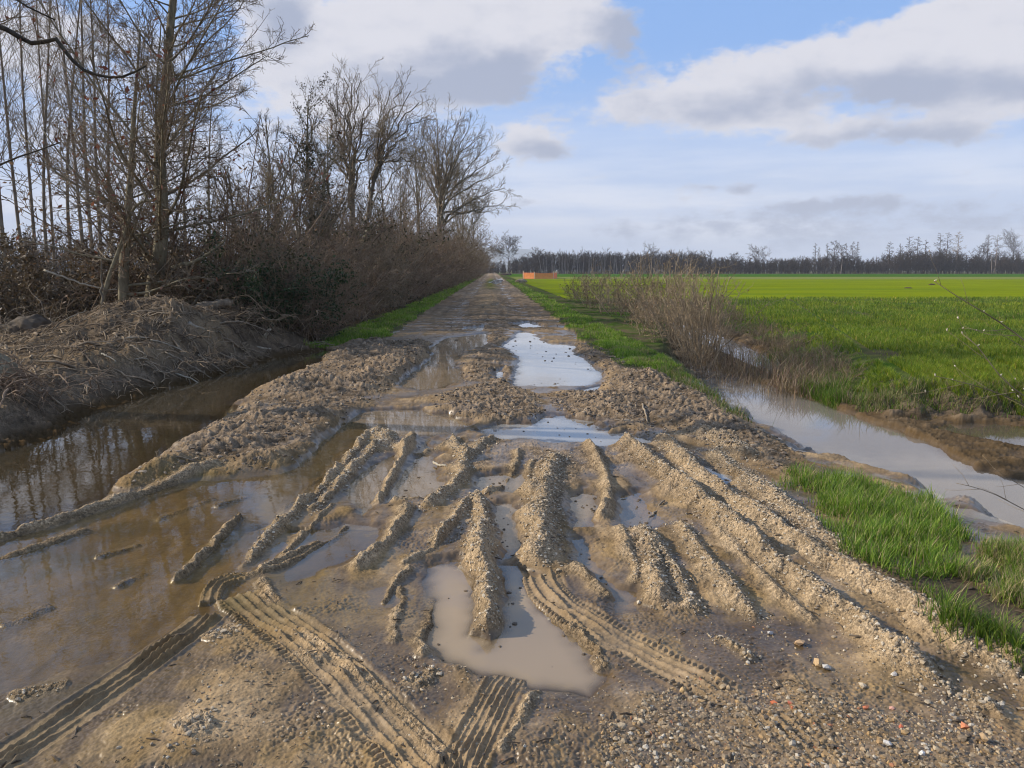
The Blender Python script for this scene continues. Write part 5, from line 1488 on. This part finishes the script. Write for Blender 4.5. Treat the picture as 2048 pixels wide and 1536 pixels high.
# sticks in the mud of the track
stick("stick", "yellowish broken stick beside the ridge at the puddle's edge", "stick", [(*gp(866, 930), .02), (*gp(885, 940), .035), (*gp(902, 944), .03)], .011, .008, M_PALE, 7)
for pts, lab, r_ in [(((1284, 1048), (1302, 1032), (1328, 1012)), "dark crooked twig lying over the bluish rut water", .010), (((1290, 1050), (1286, 1060), (1284, 1072)), "short twig beside the crooked one", .007),
                     (((1330, 1150), (1350, 1160), (1362, 1178)), "thin twig in the rut right of the short ridges", .006), (((1284, 828), (1292, 845), (1296, 858)), "pale stick on the far mud bank", .012),
                     (((290, 940), (345, 944), (400, 943)), "long thin stalk on the spoil bank by the pond", .007), (((1018, 1208), (1022, 1222), (1026, 1232)), "splinter at the foot of the central ridge", .006)]:
    q = [(*gp(a, b_), 0) for a, b_ in pts]
    q = [(a, b_, zg(a, b_) + .012) for a, b_, _ in q]
    stick("stick", lab, "stick", q, r_, r_ * .6, M_WOOD, 6, 1, "sticks in the mud")

# ------------------------------------------------------------------ stones
rng = np.random.default_rng(250)
def pebbles(x, y, s, sink, rng):
    import bmesh
    bm = bmesh.new(); bmesh.ops.create_icosphere(bm, subdivisions=1, radius=1)
    U = np.array([v.co for v in bm.verts]); Fc = np.array([[v.index for v in f.verts] for f in bm.faces]); bm.free()
    n = len(x)
    P = U[None] * (1 + .28 * rng.normal(size=(n, len(U), 1)).clip(-1.2, 1.2))
    P = P * rng.uniform(.6, 1.2, (n, 1, 3)) * np.array([1, 1, .72])
    a = rng.random(n) * 6.283; ca, sa = np.cos(a)[:, None], np.sin(a)[:, None]
    P = np.stack([P[..., 0] * ca - P[..., 1] * sa, P[..., 0] * sa + P[..., 1] * ca, P[..., 2]], -1) * s[:, None, None]
    z = hz(x, y) + s * sink
    P = P + np.stack([x, y, z], -1)[:, None]
    return P.reshape(-1, 3), (np.arange(n)[:, None, None] * len(U) + Fc[None]).reshape(-1, 3), len(U)
m_peb, g, o = new_mat("pebbles")
at_ = g.n('ShaderNodeAttribute', attribute_name="Col").outputs['Color']
geo = g.n('ShaderNodeNewGeometry')
nn = g.noise(geo.outputs['Position'], 160.0, 4.0, .6).outputs['Fac']
sc_ = g.n('ShaderNodeVectorMath', operation='SCALE'); g.link(at_, sc_.inputs[0]); g.link(g.m('ADD', .55, g.m('MULTIPLY', nn, .9)), sc_.inputs['Scale'])
pr = g.n('ShaderNodeBsdfPrincipled'); g.link(sc_.outputs[0], pr.inputs['Base Color']); pr.inputs['Roughness'].default_value = .75
bp = g.n('ShaderNodeBump'); bp.inputs['Distance'].default_value = .003; g.link(nn, bp.inputs['Height']); g.link(bp.outputs[0], pr.inputs['Normal'])
g.link(pr.outputs[0], o.inputs[0])
PC = np.array([(.30, .22, .13), (.21, .155, .095), (.38, .295, .185), (.13, .098, .065), (.36, .23, .10), (.42, .365, .28), (.075, .06, .045), (.30, .19, .085), (.30, .13, .06)])
PW = np.array([.25, .2, .15, .13, .09, .06, .07, .04, .01])
def scatter(P, n, s0, s1, name, label, pw=2.5, seed=1, thin=None):
    r_ = np.random.default_rng(seed)
    x = r_.uniform(P[:, 0].min(), P[:, 0].max(), n * 3).astype(np.float32); y = r_.uniform(P[:, 1].min(), P[:, 1].max(), n * 3).astype(np.float32)
    d = sd_poly(x, y, P) + .12 * fbm(x, y, .35, 2, 5)
    T_ = terrain(x, y)
    k = (d < 0) & (T_['depth'] < .01)
    x, y = x[k][:n], y[k][:n]
    s = s0 * (s1 / s0) ** (r_.random(len(x)) ** pw)
    V, F_, q = pebbles(x, y, s, -.05, r_)
    c = PC[r_.choice(len(PC), len(x), p=PW)] * r_.uniform(.7, 1.2, (len(x), 1))
    me = mesh_from(name, V, [F_], m_peb, False, np.repeat(c, q, 0))
    return tag(obj(name, me), label, "gravel", None, "stuff")
scatter(GRAVEL, 8000, .0030, .0135, "gravel", "spread of small mixed stones in the near right corner", 2.6, 2)
scatter(gpoly([(600, 1250), (900, 1330), (1250, 1300), (1560, 1240), (2048, 1500), (2048, 1640), (300, 1640), (420, 1300)]), 3600, .003, .009, "gravel", "fine grit scattered over the near part of the track", 3, 3)
for n, (P, w, hh, grit) in enumerate(RIDGES[:12]):
    pass
def ridge_grit():
    r_ = np.random.default_rng(77)
    X = []; Y = []
    for P, w, hh, grit in RIDGES:
        if grit < .7: continue
        P = np.asarray(P); seg = np.linalg.norm(np.diff(P, axis=0), axis=1)
        if P[:, 1].mean() > 9: continue
        m = int(seg.sum() * 620 * grit * w / .085)
        i = r_.choice(len(seg), m, p=seg / seg.sum()); t = r_.random(m)[:, None]
        q = P[i] + (P[i + 1] - P[i]) * t + r_.normal(size=(m, 2)) * w * .75
        X.append(q[:, 0]); Y.append(q[:, 1])
    x = np.concatenate(X).astype(np.float32); y = np.concatenate(Y).astype(np.float32)
    k = terrain(x, y)['depth'] < -.012
    x, y = x[k], y[k]
    s = .0032 * (.0125 / .0032) ** (r_.random(len(x)) ** 2.4)
    V, F_, q = pebbles(x, y, s, .3, r_)
    pc = np.array([(.42, .34, .23), (.34, .27, .18), (.50, .43, .32), (.24, .19, .13)])
    c = pc[r_.choice(4, len(x))] * r_.uniform(.75, 1.15, (len(x), 1))
    tag(obj("ridge_gravel", mesh_from("ridge_gravel", V, [F_], m_peb, False, np.repeat(c, q, 0))), "gritty gravel crusting the wheel ridges", "gravel", None, "stuff")
ridge_grit()
def clod_field():
    r_ = np.random.default_rng(78)
    X = []; Y = []
    for (P, lift, rg, fe), m in zip(HUMPS[5:], (5200, 800, 1200, 700, 3800, 500, 800)):
        x = r_.uniform(P[:, 0].min(), P[:, 0].max(), m * 3); y = r_.uniform(P[:, 1].min(), P[:, 1].max(), m * 3)
        x = x.astype(np.float32); y = y.astype(np.float32)
        k = sd_poly(x, y, P) < .05
        X.append(x[k][:m]); Y.append(y[k][:m])
    x = np.concatenate(X); y = np.concatenate(Y)
    k = terrain(x, y)['depth'] < -.02
    x, y = x[k], y[k]
    s = .007 * (.032 / .007) ** (r_.random(len(x)) ** 3.2)
    V, F_, q = pebbles(x, y, s, .0, r_)
    pc = np.array([(.20, .15, .10), (.15, .11, .072), (.26, .20, .13), (.10, .075, .05)])
    c = pc[r_.choice(4, len(x))] * r_.uniform(.8, 1.2, (len(x), 1))
    tag(obj("clods", mesh_from("clods", V, [F_], m_peb, False, np.repeat(c, q, 0))), "crumbled clods of mud over the churned banks", "mud", None, "stuff")
clod_field()
def debris():
    r_ = np.random.default_rng(80)
    n = 2600
    y = (2.2 + 6.0 * r_.random(n) ** 1.4).astype(np.float32); x = (r_.uniform(-.75, .72, n) * (y + .3)).astype(np.float32)
    T_ = terrain(x, y)
    k = (T_['depth'] < -.002) & (T_['zone'] == 0) & (fbm(x, y, .5, 3, 87) > -.1)
    x, y = x[k], y[k]; n = len(x)
    a = r_.random(n) * 6.283; L_ = .008 * (.075 / .008) ** (r_.random(n) ** 2.2)
    z = hz(x, y)
    P = np.stack([np.stack([x - np.cos(a) * L_ * .5, y - np.sin(a) * L_ * .5, z + .002], -1), np.stack([x, y, z + .004 + L_ * .05], -1), np.stack([x + np.cos(a) * L_ * .5, y + np.sin(a) * L_ * .5, z + .002], -1)], 1)
    r0 = np.clip(L_ * .10, .0016, .004) * r_.uniform(.5, 1.3, n)
    V, F_, _ = tubes(P, np.stack([r0 * .6, r0, r0 * .5], 1), 5)
    tag(obj("mud_litter", mesh_from("mud_litter", V, [F_], M_STUMP, False)), "bits of dark stalk and twig trodden into the near mud", "litter", None, "stuff")
debris()
def crumbs():
    r_ = np.random.default_rng(79)
    X = []; Y = []
    for key, m in (('white', 60), ('mirror', 16), ('rut_c', 30), ('rut_e', 26), ('rut_b', 24), ('rut_f', 20), ('side', 12), ('film_a', 30), ('film_b', 16), ('shade', 20), ('white_b', 14), ('rut', 26), ('rut_d', 14)):
        P = PUD[key][0]
        x = r_.uniform(P[:, 0].min(), P[:, 0].max(), m * 3).astype(np.float32); y = r_.uniform(P[:, 1].min(), P[:, 1].max(), m * 3).astype(np.float32)
        k = sd_poly(x, y, P) < -.01
        X.append(x[k][:m]); Y.append(y[k][:m])
    x = np.concatenate(X); y = np.concatenate(Y)
    dep = np.clip(terrain(x, y)['depth'], 0, .1)
    s = (.005 + .0012 * y) * r_.uniform(.25, 1.2, len(x)) ** 2
    V, F_, q = pebbles(x, y, s, .0, r_)
    V = V.reshape(len(x), q, 3); V[:, :, 2] = (V[:, :, 2] - V[:, :, 2].mean(1, keepdims=True)) * .6 + (np.zeros(len(x)) + s * .12)[:, None]; V = V.reshape(-1, 3)
    c = np.array([(.085, .060, .036)]) * r_.uniform(.5, 1.6, (len(x), 1))
    tag(obj("mud_crumbs", mesh_from("mud_crumbs", V, [F_], m_peb, False, np.repeat(c, q, 0))), "dark crumbs of mud sticking out of the puddles", "mud", None, "stuff")
crumbs()
def stone(name, label, cat, px, py, s, col, seed):
    r_ = np.random.default_rng(seed)
    X, Y = gp(px, py)
    V, F_, q = pebbles(np.array([X], np.float32), np.array([Y], np.float32), np.array([s]), .35, r_)
    b = np.array([X, Y, zg(X, Y)])
    me = mesh_from(name, V - b, [F_], m_peb, False, np.tile(np.array(col), (len(V), 1)))
    tag(obj(name, me, None, tuple(b)), label, cat, None)
for n, (px, py, s, lab) in enumerate([(1547, 1417, .015, "small red brick chip at the left end of the gravel"), (1580, 1422, .012, "faded red brick chip among dark grit"), (1583, 1436, .011, "round orange brick crumb below the other chips"),
                                      (1730, 1430, .014, "orange red brick chip in the middle of the gravel"), (1784, 1428, .011, "pinkish brick chip right of the orange one"), (1928, 1472, .021, "largest orange brick piece under the ridge end"), (1800, 1470, .010, "tiny red brick crumb in the near gravel")]):
    stone("brick_chip", lab, "brick", px, py, s, ((.52, .15, .06), (.45, .13, .07), (.50, .18, .08), (.50, .16, .07), (.50, .27, .20), (.55, .20, .09), (.45, .12, .06))[n], 500 + n)
for n, (px, py, s, lab, col) in enumerate([(1965, 1500, .022, "tan flat stone at the near right of the gravel", (.40, .27, .14)), (1654, 1345, .017, "white grey pebble against an ochre clod", (.46, .43, .38)), (1540, 1272, .014, "pale elongated stone before the short ridge", (.42, .40, .37)),
                                           (1636, 1338, .024, "ochre clod of stones above the gravel", (.42, .29, .15)), (1598, 1292, .022, "orange tan stone cluster near the ridge tail", (.46, .30, .16)), (1724, 1385, .015, "round beige pebble alone on wet mud", (.42, .35, .25)),
                                           (1786, 1368, .013, "small white stone at the foot of the long ridge", (.52, .48, .42)), (1842, 1528, .014, "bright white pebble at the bottom edge", (.62, .60, .56)), (1775, 1512, .017, "pale squarish stone in the near gravel", (.50, .47, .42)),
                                           (1365, 1395, .016, "ochre pebble at the left of the gravel", (.44, .30, .14)), (930, 1228, .008, "white pebble in the milky puddle's edge", (.6, .58, .53))]):
    stone("stone", lab, "stone", px, py, s, col, 600 + n)

# ------------------------------------------------------------------ orange barrier net
rng = np.random.default_rng(260)
Yn = 138.0
def mat_plain(name, c, rough=.6):
    m, g, o = new_mat(name)
    pr = g.n('ShaderNodeBsdfPrincipled'); pr.inputs['Roughness'].default_value = rough
    geo = g.n('ShaderNodeNewGeometry')
    nn = g.noise(geo.outputs['Position'], 2.5, 3.0, .5).outputs['Fac']
    g.link(g.mix(nn, (*[v * .75 for v in c], 1), (*[min(1, v * 1.2) for v in c], 1)), pr.inputs['Base Color'])
    g.link(pr.outputs[0], o.inputs[0]); return m
M_NET = mat_plain("orange_net", (.85, .24, .07)); M_POST = mat_plain("pale_post", (.62, .52, .40))
def xat(px, Y): return ray(px, 540)[0] / ray(px, 540)[1] * Y
A, B, C_ = (xat(1047, Yn), Yn), (xat(1107, Yn), Yn), (xat(1114, Yn + 9), Yn + 9)
e = tag(empty("barrier_net", (A[0], A[1], .06)), "orange plastic safety net on pale posts standing in the field", "barrier")
V = []; Fq = []
D_ = (xat(1046, Yn + 10), Yn + 10)
def band(p, q, z0, z1, t=.012):
    d = np.array([q[0] - p[0], q[1] - p[1], 0.]); d /= np.linalg.norm(d); nrm = np.array([-d[1], d[0], 0]) * t
    k_ = len(V)
    for s_ in (-1, 1):
        for (pt, zz) in ((p, z0[0]), (q, z0[1]), (q, z1[1]), (p, z1[0])):
            V.append(np.array([pt[0], pt[1], zz]) + nrm * s_)
    for f in ((0, 1, 2, 3), (7, 6, 5, 4), (0, 4, 5, 1), (1, 5, 6, 2), (2, 6, 7, 3), (3, 7, 4, 0)): Fq.append([k_ + i for i in f])
def netside(p, q, nseg, sag):
    for j in range(14):
        f0 = j / 13
        for i in range(nseg):
            a, b_ = i / nseg, (i + 1) / nseg
            pa = (p[0] + (q[0] - p[0]) * a, p[1] + (q[1] - p[1]) * a); pb = (p[0] + (q[0] - p[0]) * b_, p[1] + (q[1] - p[1]) * b_)
            ha, hb = 1.02 - sag * 4 * a * (1 - a), 1.02 - sag * 4 * b_ * (1 - b_)
            band(pa, pb, (.1 + f0 * ha - .022, .1 + f0 * hb - .022), (.1 + f0 * ha + .022, .1 + f0 * hb + .022))
    m = int(math.hypot(q[0] - p[0], q[1] - p[1]) / .12)
    for i in range(m + 1):
        a = i / m; b_ = a + .035 / math.hypot(q[0] - p[0], q[1] - p[1])
        pa = (p[0] + (q[0] - p[0]) * a, p[1] + (q[1] - p[1]) * a); pb = (p[0] + (q[0] - p[0]) * b_, p[1] + (q[1] - p[1]) * b_)
        h_ = 1.10 - sag * 4 * a * (1 - a)
        band(pa, pb, (.1, .1), (h_, h_), .010)
mA, mB = (xat(1069, Yn - 1.5), Yn - 1.5), B
netside(A, mA, 8, .03); netside(mA, B, 8, .10); netside(B, C_, 4, .03); netside(D_, A, 4, .03)
V = np.array(V) - np.array([A[0], A[1], .06])
obj("net", mesh_from("net", V, [np.array(Fq)], M_NET), e)
for n, (p, h_) in enumerate([(A, 1.42), (mA, 1.25), (B, 1.30), (C_, 1.45), (D_, 1.35), (((B[0] + C_[0]) / 2, Yn + 4.5), 1.3)]):
    tr = (np.array([[(p[0] - A[0], p[1] - A[1], -.3), (p[0] - A[0], p[1] - A[1], h_ * .5), (p[0] - A[0] + .02, p[1] - A[1], h_)]]), np.array([[.045, .045, .045]]))
    Vp, Fp, cp = tubes(*tr, 8)
    obj("post", mesh_from("post", Vp, [Fp, cp], M_POST, False), e)

# ------------------------------------------------------------------ far trees and woods
rng = np.random.default_rng(270)
def far_tree(label, px, Y, top, width_px, seed, form="round", clear=.35, name="far_tree", group=None, mt=None, mc=None, tw=.035):
    rng = np.random.default_rng(seed)
    x0 = xat(px, Y); H = at3(px, top, Y)[2]; W_ = width_px / F * Y
    tr = trunk_chain([(x0, Y, 0), (x0 + .1, Y, H * .4), (x0 + rng.normal() * .15, Y, H * .7), (x0 + rng.normal() * .2, Y, H)], 12, max(.12, H * .016), .04)
    if form == "round":
        lm = spawn(*tr, 20, clear, .98, 62, 12, W_ / H * .72, 8, rng, .35, .09, .05, .6, .05)
        l2 = spawn(*lm, 9, .2, 1, 42, 14, .45, 5, rng, .4, .14, .03, .6, tw)
        l3 = spawn(*l2, 5, .2, 1, 42, 14, .55, 3, rng, .4, .15, .02, .6, tw * .7)
    else:
        lm = spawn(*tr, 30, clear, .98, 78, 10, W_ / H * .75, 6, rng, .65, .08, .01, .45, .045)
        l2 = spawn(*lm, 7, .2, 1, 45, 14, .38, 4, rng, .4, .12, .02, .6, tw)
        l3 = spawn(*l2, 3, .2, 1, 45, 14, .5, 3, rng, .4, .12, .02, .6, tw * .7)
    return build_tree(name, label, "tree", group, (x0, Y, 0), [tr], [lm], [l2, l3], mt or M_FAR, mc or M_FAR, sides=6)
far_tree("lone round crowned tree standing clear at the end of the track", 1016, 300, 489, 58, 1, "round", .46, tw=.06)
FT = [(1628, 478 + 8, 10, "c"), (1636, 494, 8, "c"), (1654, 486, 10, "c"), (1666, 484, 18, "r"), (1682, 490, 20, "r"), (1690, 486, 10, "c"), (1702, 482, 16, "c"), (1712, 483, 12, "c"),
      (1776, 483, 16, "c"), (1798, 487, 14, "c"), (1815, 473, 22, "c"), (1832, 473, 20, "c"), (1848, 479, 16, "c"), (1876, 466, 22, "c"), (1890, 464, 20, "c"), (1912, 463, 24, "c"),
      (1972, 468, 20, "c"), (1990, 470, 22, "c"), (1964, 492, 30, "r"), (2024, 484, 60, "r"), (1515, 505, 40, "r"), (1470, 508, 22, "r"), (1300, 500, 34, "r"), (1075, 500, 26, "r")]
wo = ["slender", "ragged", "leaning", "sparse", "bushy", "spiky", "straight", "crooked"]
FT.sort()
for n, (px, top, wd, f) in enumerate(FT):
    grp = "over the left wood" if px < 1560 else "of the cluster above low scrub" if px < 1740 else "of the tall middle cluster" if px < 1930 else "of the cluster by the photo edge"
    same = [q for q in FT if (q[0] < 1560) == (px < 1560) and (q[0] < 1740) == (px < 1740) and (q[0] < 1930) == (px < 1930)]
    k_ = same.index((px, top, wd, f))
    far_tree("%s far tree, %s from left %s" % ("spire like" if f == "c" else "rounded", ordn[k_], grp), px, 322 + (n * 7) % 12, top, wd, 20 + n, "cone" if f == "c" else "round", .45 if f == "c" else .4,
             group="single trees above the far woods", mt=M_FARP if px in (1912, 1990) else M_FAR, mc=M_GREYT if px in (1912,) else M_FAR)
def woodland(name, label, x0, x1, y0, y1, n, h0, h1, seed, mat, crown_n, stems_only=False, prof=None):
    r_ = np.random.default_rng(seed)
    x = r_.uniform(x0, x1, n); y = y0 + (y1 - y0) * r_.random(n)
    H = r_.uniform(h0, h1, n) * np.exp(.07 * r_.normal(size=n))
    if prof is not None: H = H * prof(x)
    P = np.stack([x, y, np.full(n, -.2)], -1)
    st = grow(P, np.stack([r_.normal(size=n) * .06, r_.normal(size=n) * .06, np.ones(n)], -1), H, 5, np.full(n, .09), np.full(n, .03), .04, .02, r_)
    lst = [tubes(*st, 3)]
    if not stems_only:
        l2 = spawn(*st, crown_n, .12, 1, 45, 15, .34, 4, r_, .4, .12, .04, .6, .055)
        l3 = spawn(*l2, 5, .1, 1, 45, 15, .55, 3, r_, .4, .15, .03, .6, .045)
        lst += [tubes(*l2, 3), tubes(*l3, 3)]
    V, F_ = join(lst)
    return tag(obj(name, mesh_from(name, V, F_, mat, False)), label, "wood", None, "stuff")
def xw(px, Y): return xat(px, Y)
woodland("woodland", "dark leafless wood of slim trunks behind the track's end", xw(1018, 330), xw(1420, 330), 322, 350, 640, 6.6, 8.6, 1, M_FAR, 14, prof=lambda x: .62 + .38 * np.clip((x - xw(1018, 330)) / 14, 0, 1))
woodland("pale_trunks", "pale birch trunks along the front of the far left wood", xw(1080, 318), xw(1330, 318), 316, 321, 90, 6.0, 8.2, 2, M_FARP, 0, True)
woodland("woodland", "low dark scrub woods along the far side of the field", xw(1400, 330), xw(2300, 330), 318, 350, 1400, 4.9, 6.6, 3, M_FAR, 15, prof=lambda x: 1 + .16 * np.sin(x / 9.0) + .10 * np.sin(x / 3.7 + 1) + .05 * np.sin(x / 1.6 + 2) + .35 * np.exp(-((x - xw(1840, 330)) / 13) ** 2) + .35 * np.exp(-((x - xw(2030, 330)) / 9) ** 2) - .28 * np.exp(-((x - xw(1590, 330)) / 7) ** 2))
woodland("woodland", "low hedge and trees closing the track in the distance", xw(930, 340), xw(1012, 340), 335, 352, 120, 2.4, 5.2, 4, M_FAR, 10)
woodland("woodland", "wood far behind the brambles on the left", -150, -24, 120, 150, 420, 5.0, 8.0, 5, M_FAR, 10)
stick("birch_trunk", "pale leaning birch trunk in the scrub below the right tree cluster", "tree", [(xat(1984, 316), 316, 0), (xat(1983, 316), 316, 3), (xat(1981, 316), 316.2, 9)], .16, .06, M_FARP, 6)
stick("birch_trunk", "short pale birch trunk in the scrub near the low gap", "tree", [(xat(1682, 316), 316, 0), (xat(1683, 316), 316, 3), (xat(1684, 316), 316.2, 6)], .15, .06, M_FARP, 6)
# little dark heap beside the far track and field tussocks
for n, (px, py, s, lab) in enumerate([(1012, 551, (1.6, 1.0, .5), "dark heap of earth beside the far track"), (1042, 566, (.7, .6, .35), "grey tussock at the verge before the orange net"), (1864, 571, (.32, .25, .12), "dark tussock in the pale strip of field, right one"), (1816, 578, (.30, .22, .08), "dark tussock in the pale strip of field, left one")]):
    X, Y = gp(px, py)
    lump("earth_heap" if n == 0 else "tussock", lab, "heap" if n == 0 else "tussock", (X, Y), s, 30 + n, M_FAR if n != 1 else M_WOOD, .6)

# ------------------------------------------------------------------ far hills and the air
a = np.radians(np.linspace(-75, 75, 300))
hv = 150 + 70 * np.sin(a * 5 + 2.2) + 40 * np.sin(a * 13 + 1) + 14 * np.sin(a * 41) + 190 * np.exp(-((a + .045) / .10) ** 2)
hv = np.clip(hv, 30, None) * .36
V = []; n = len(a)
for k_, (rr_, f) in enumerate(((4500, 0), (4700, .45), (4850, .85), (5000, 1.0), (5150, .6), (5300, 0))):
    V.append(np.stack([rr_ * np.sin(a), rr_ * np.cos(a), hv * f + (5 * np.sin(a * 60 + k_) if 0 < f < 1 else 0) - 2], -1))
V = np.concatenate(V)
i = np.arange(n - 1)[None]; b_ = (np.arange(5) * n)[:, None]
Fq = np.stack(np.broadcast_arrays(b_ + i, b_ + i + 1, b_ + n + i + 1, b_ + n + i), -1).reshape(-1, 4)
m_hill, g, o = new_mat("hill_forest")
geo = g.n('ShaderNodeNewGeometry')
nn = g.noise(geo.outputs['Position'], .02, 5.0, .6).outputs['Fac']
pr = g.n('ShaderNodeBsdfPrincipled'); g.link(g.mix(nn, (.05, .06, .04, 1), (.12, .125, .08, 1)), pr.inputs['Base Color']); pr.inputs['Roughness'].default_value = 1
g.link(pr.outputs[0], o.inputs[0])
tag(obj("hills", mesh_from("hills", V, [Fq], m_hill, True)), "low blue hills on the horizon behind the track's end", None, None, "structure")
HZ = True
if HZ:
    bx, by0, by1, bz0, bz1 = 5600, -5600, 5600, -3.0, 185
    V = [(-bx, by0, bz0), (bx, by0, bz0), (bx, by1, bz0), (-bx, by1, bz0), (-bx, by0, bz1), (bx, by0, bz1), (bx, by1, bz1), (-bx, by1, bz1)]
    m_air, g, o = new_mat("air")
    vol = g.n('ShaderNodeVolumePrincipled')
    vol.inputs['Color'].default_value = (.80, .88, 1.0, 1)
    vol.inputs['Density'].default_value = .00026
    vol.inputs['Anisotropy'].default_value = 0.0
    g.link(vol.outputs[0], o.inputs['Volume'])
    tag(obj("haze", mesh_from("haze", V, [np.array([(0, 3, 2, 1), (4, 5, 6, 7), (0, 1, 5, 4), (1, 2, 6, 5), (2, 3, 7, 6), (3, 0, 4, 7)])], m_air)), "thin blue haze lying over the whole plain", None, None, "stuff")
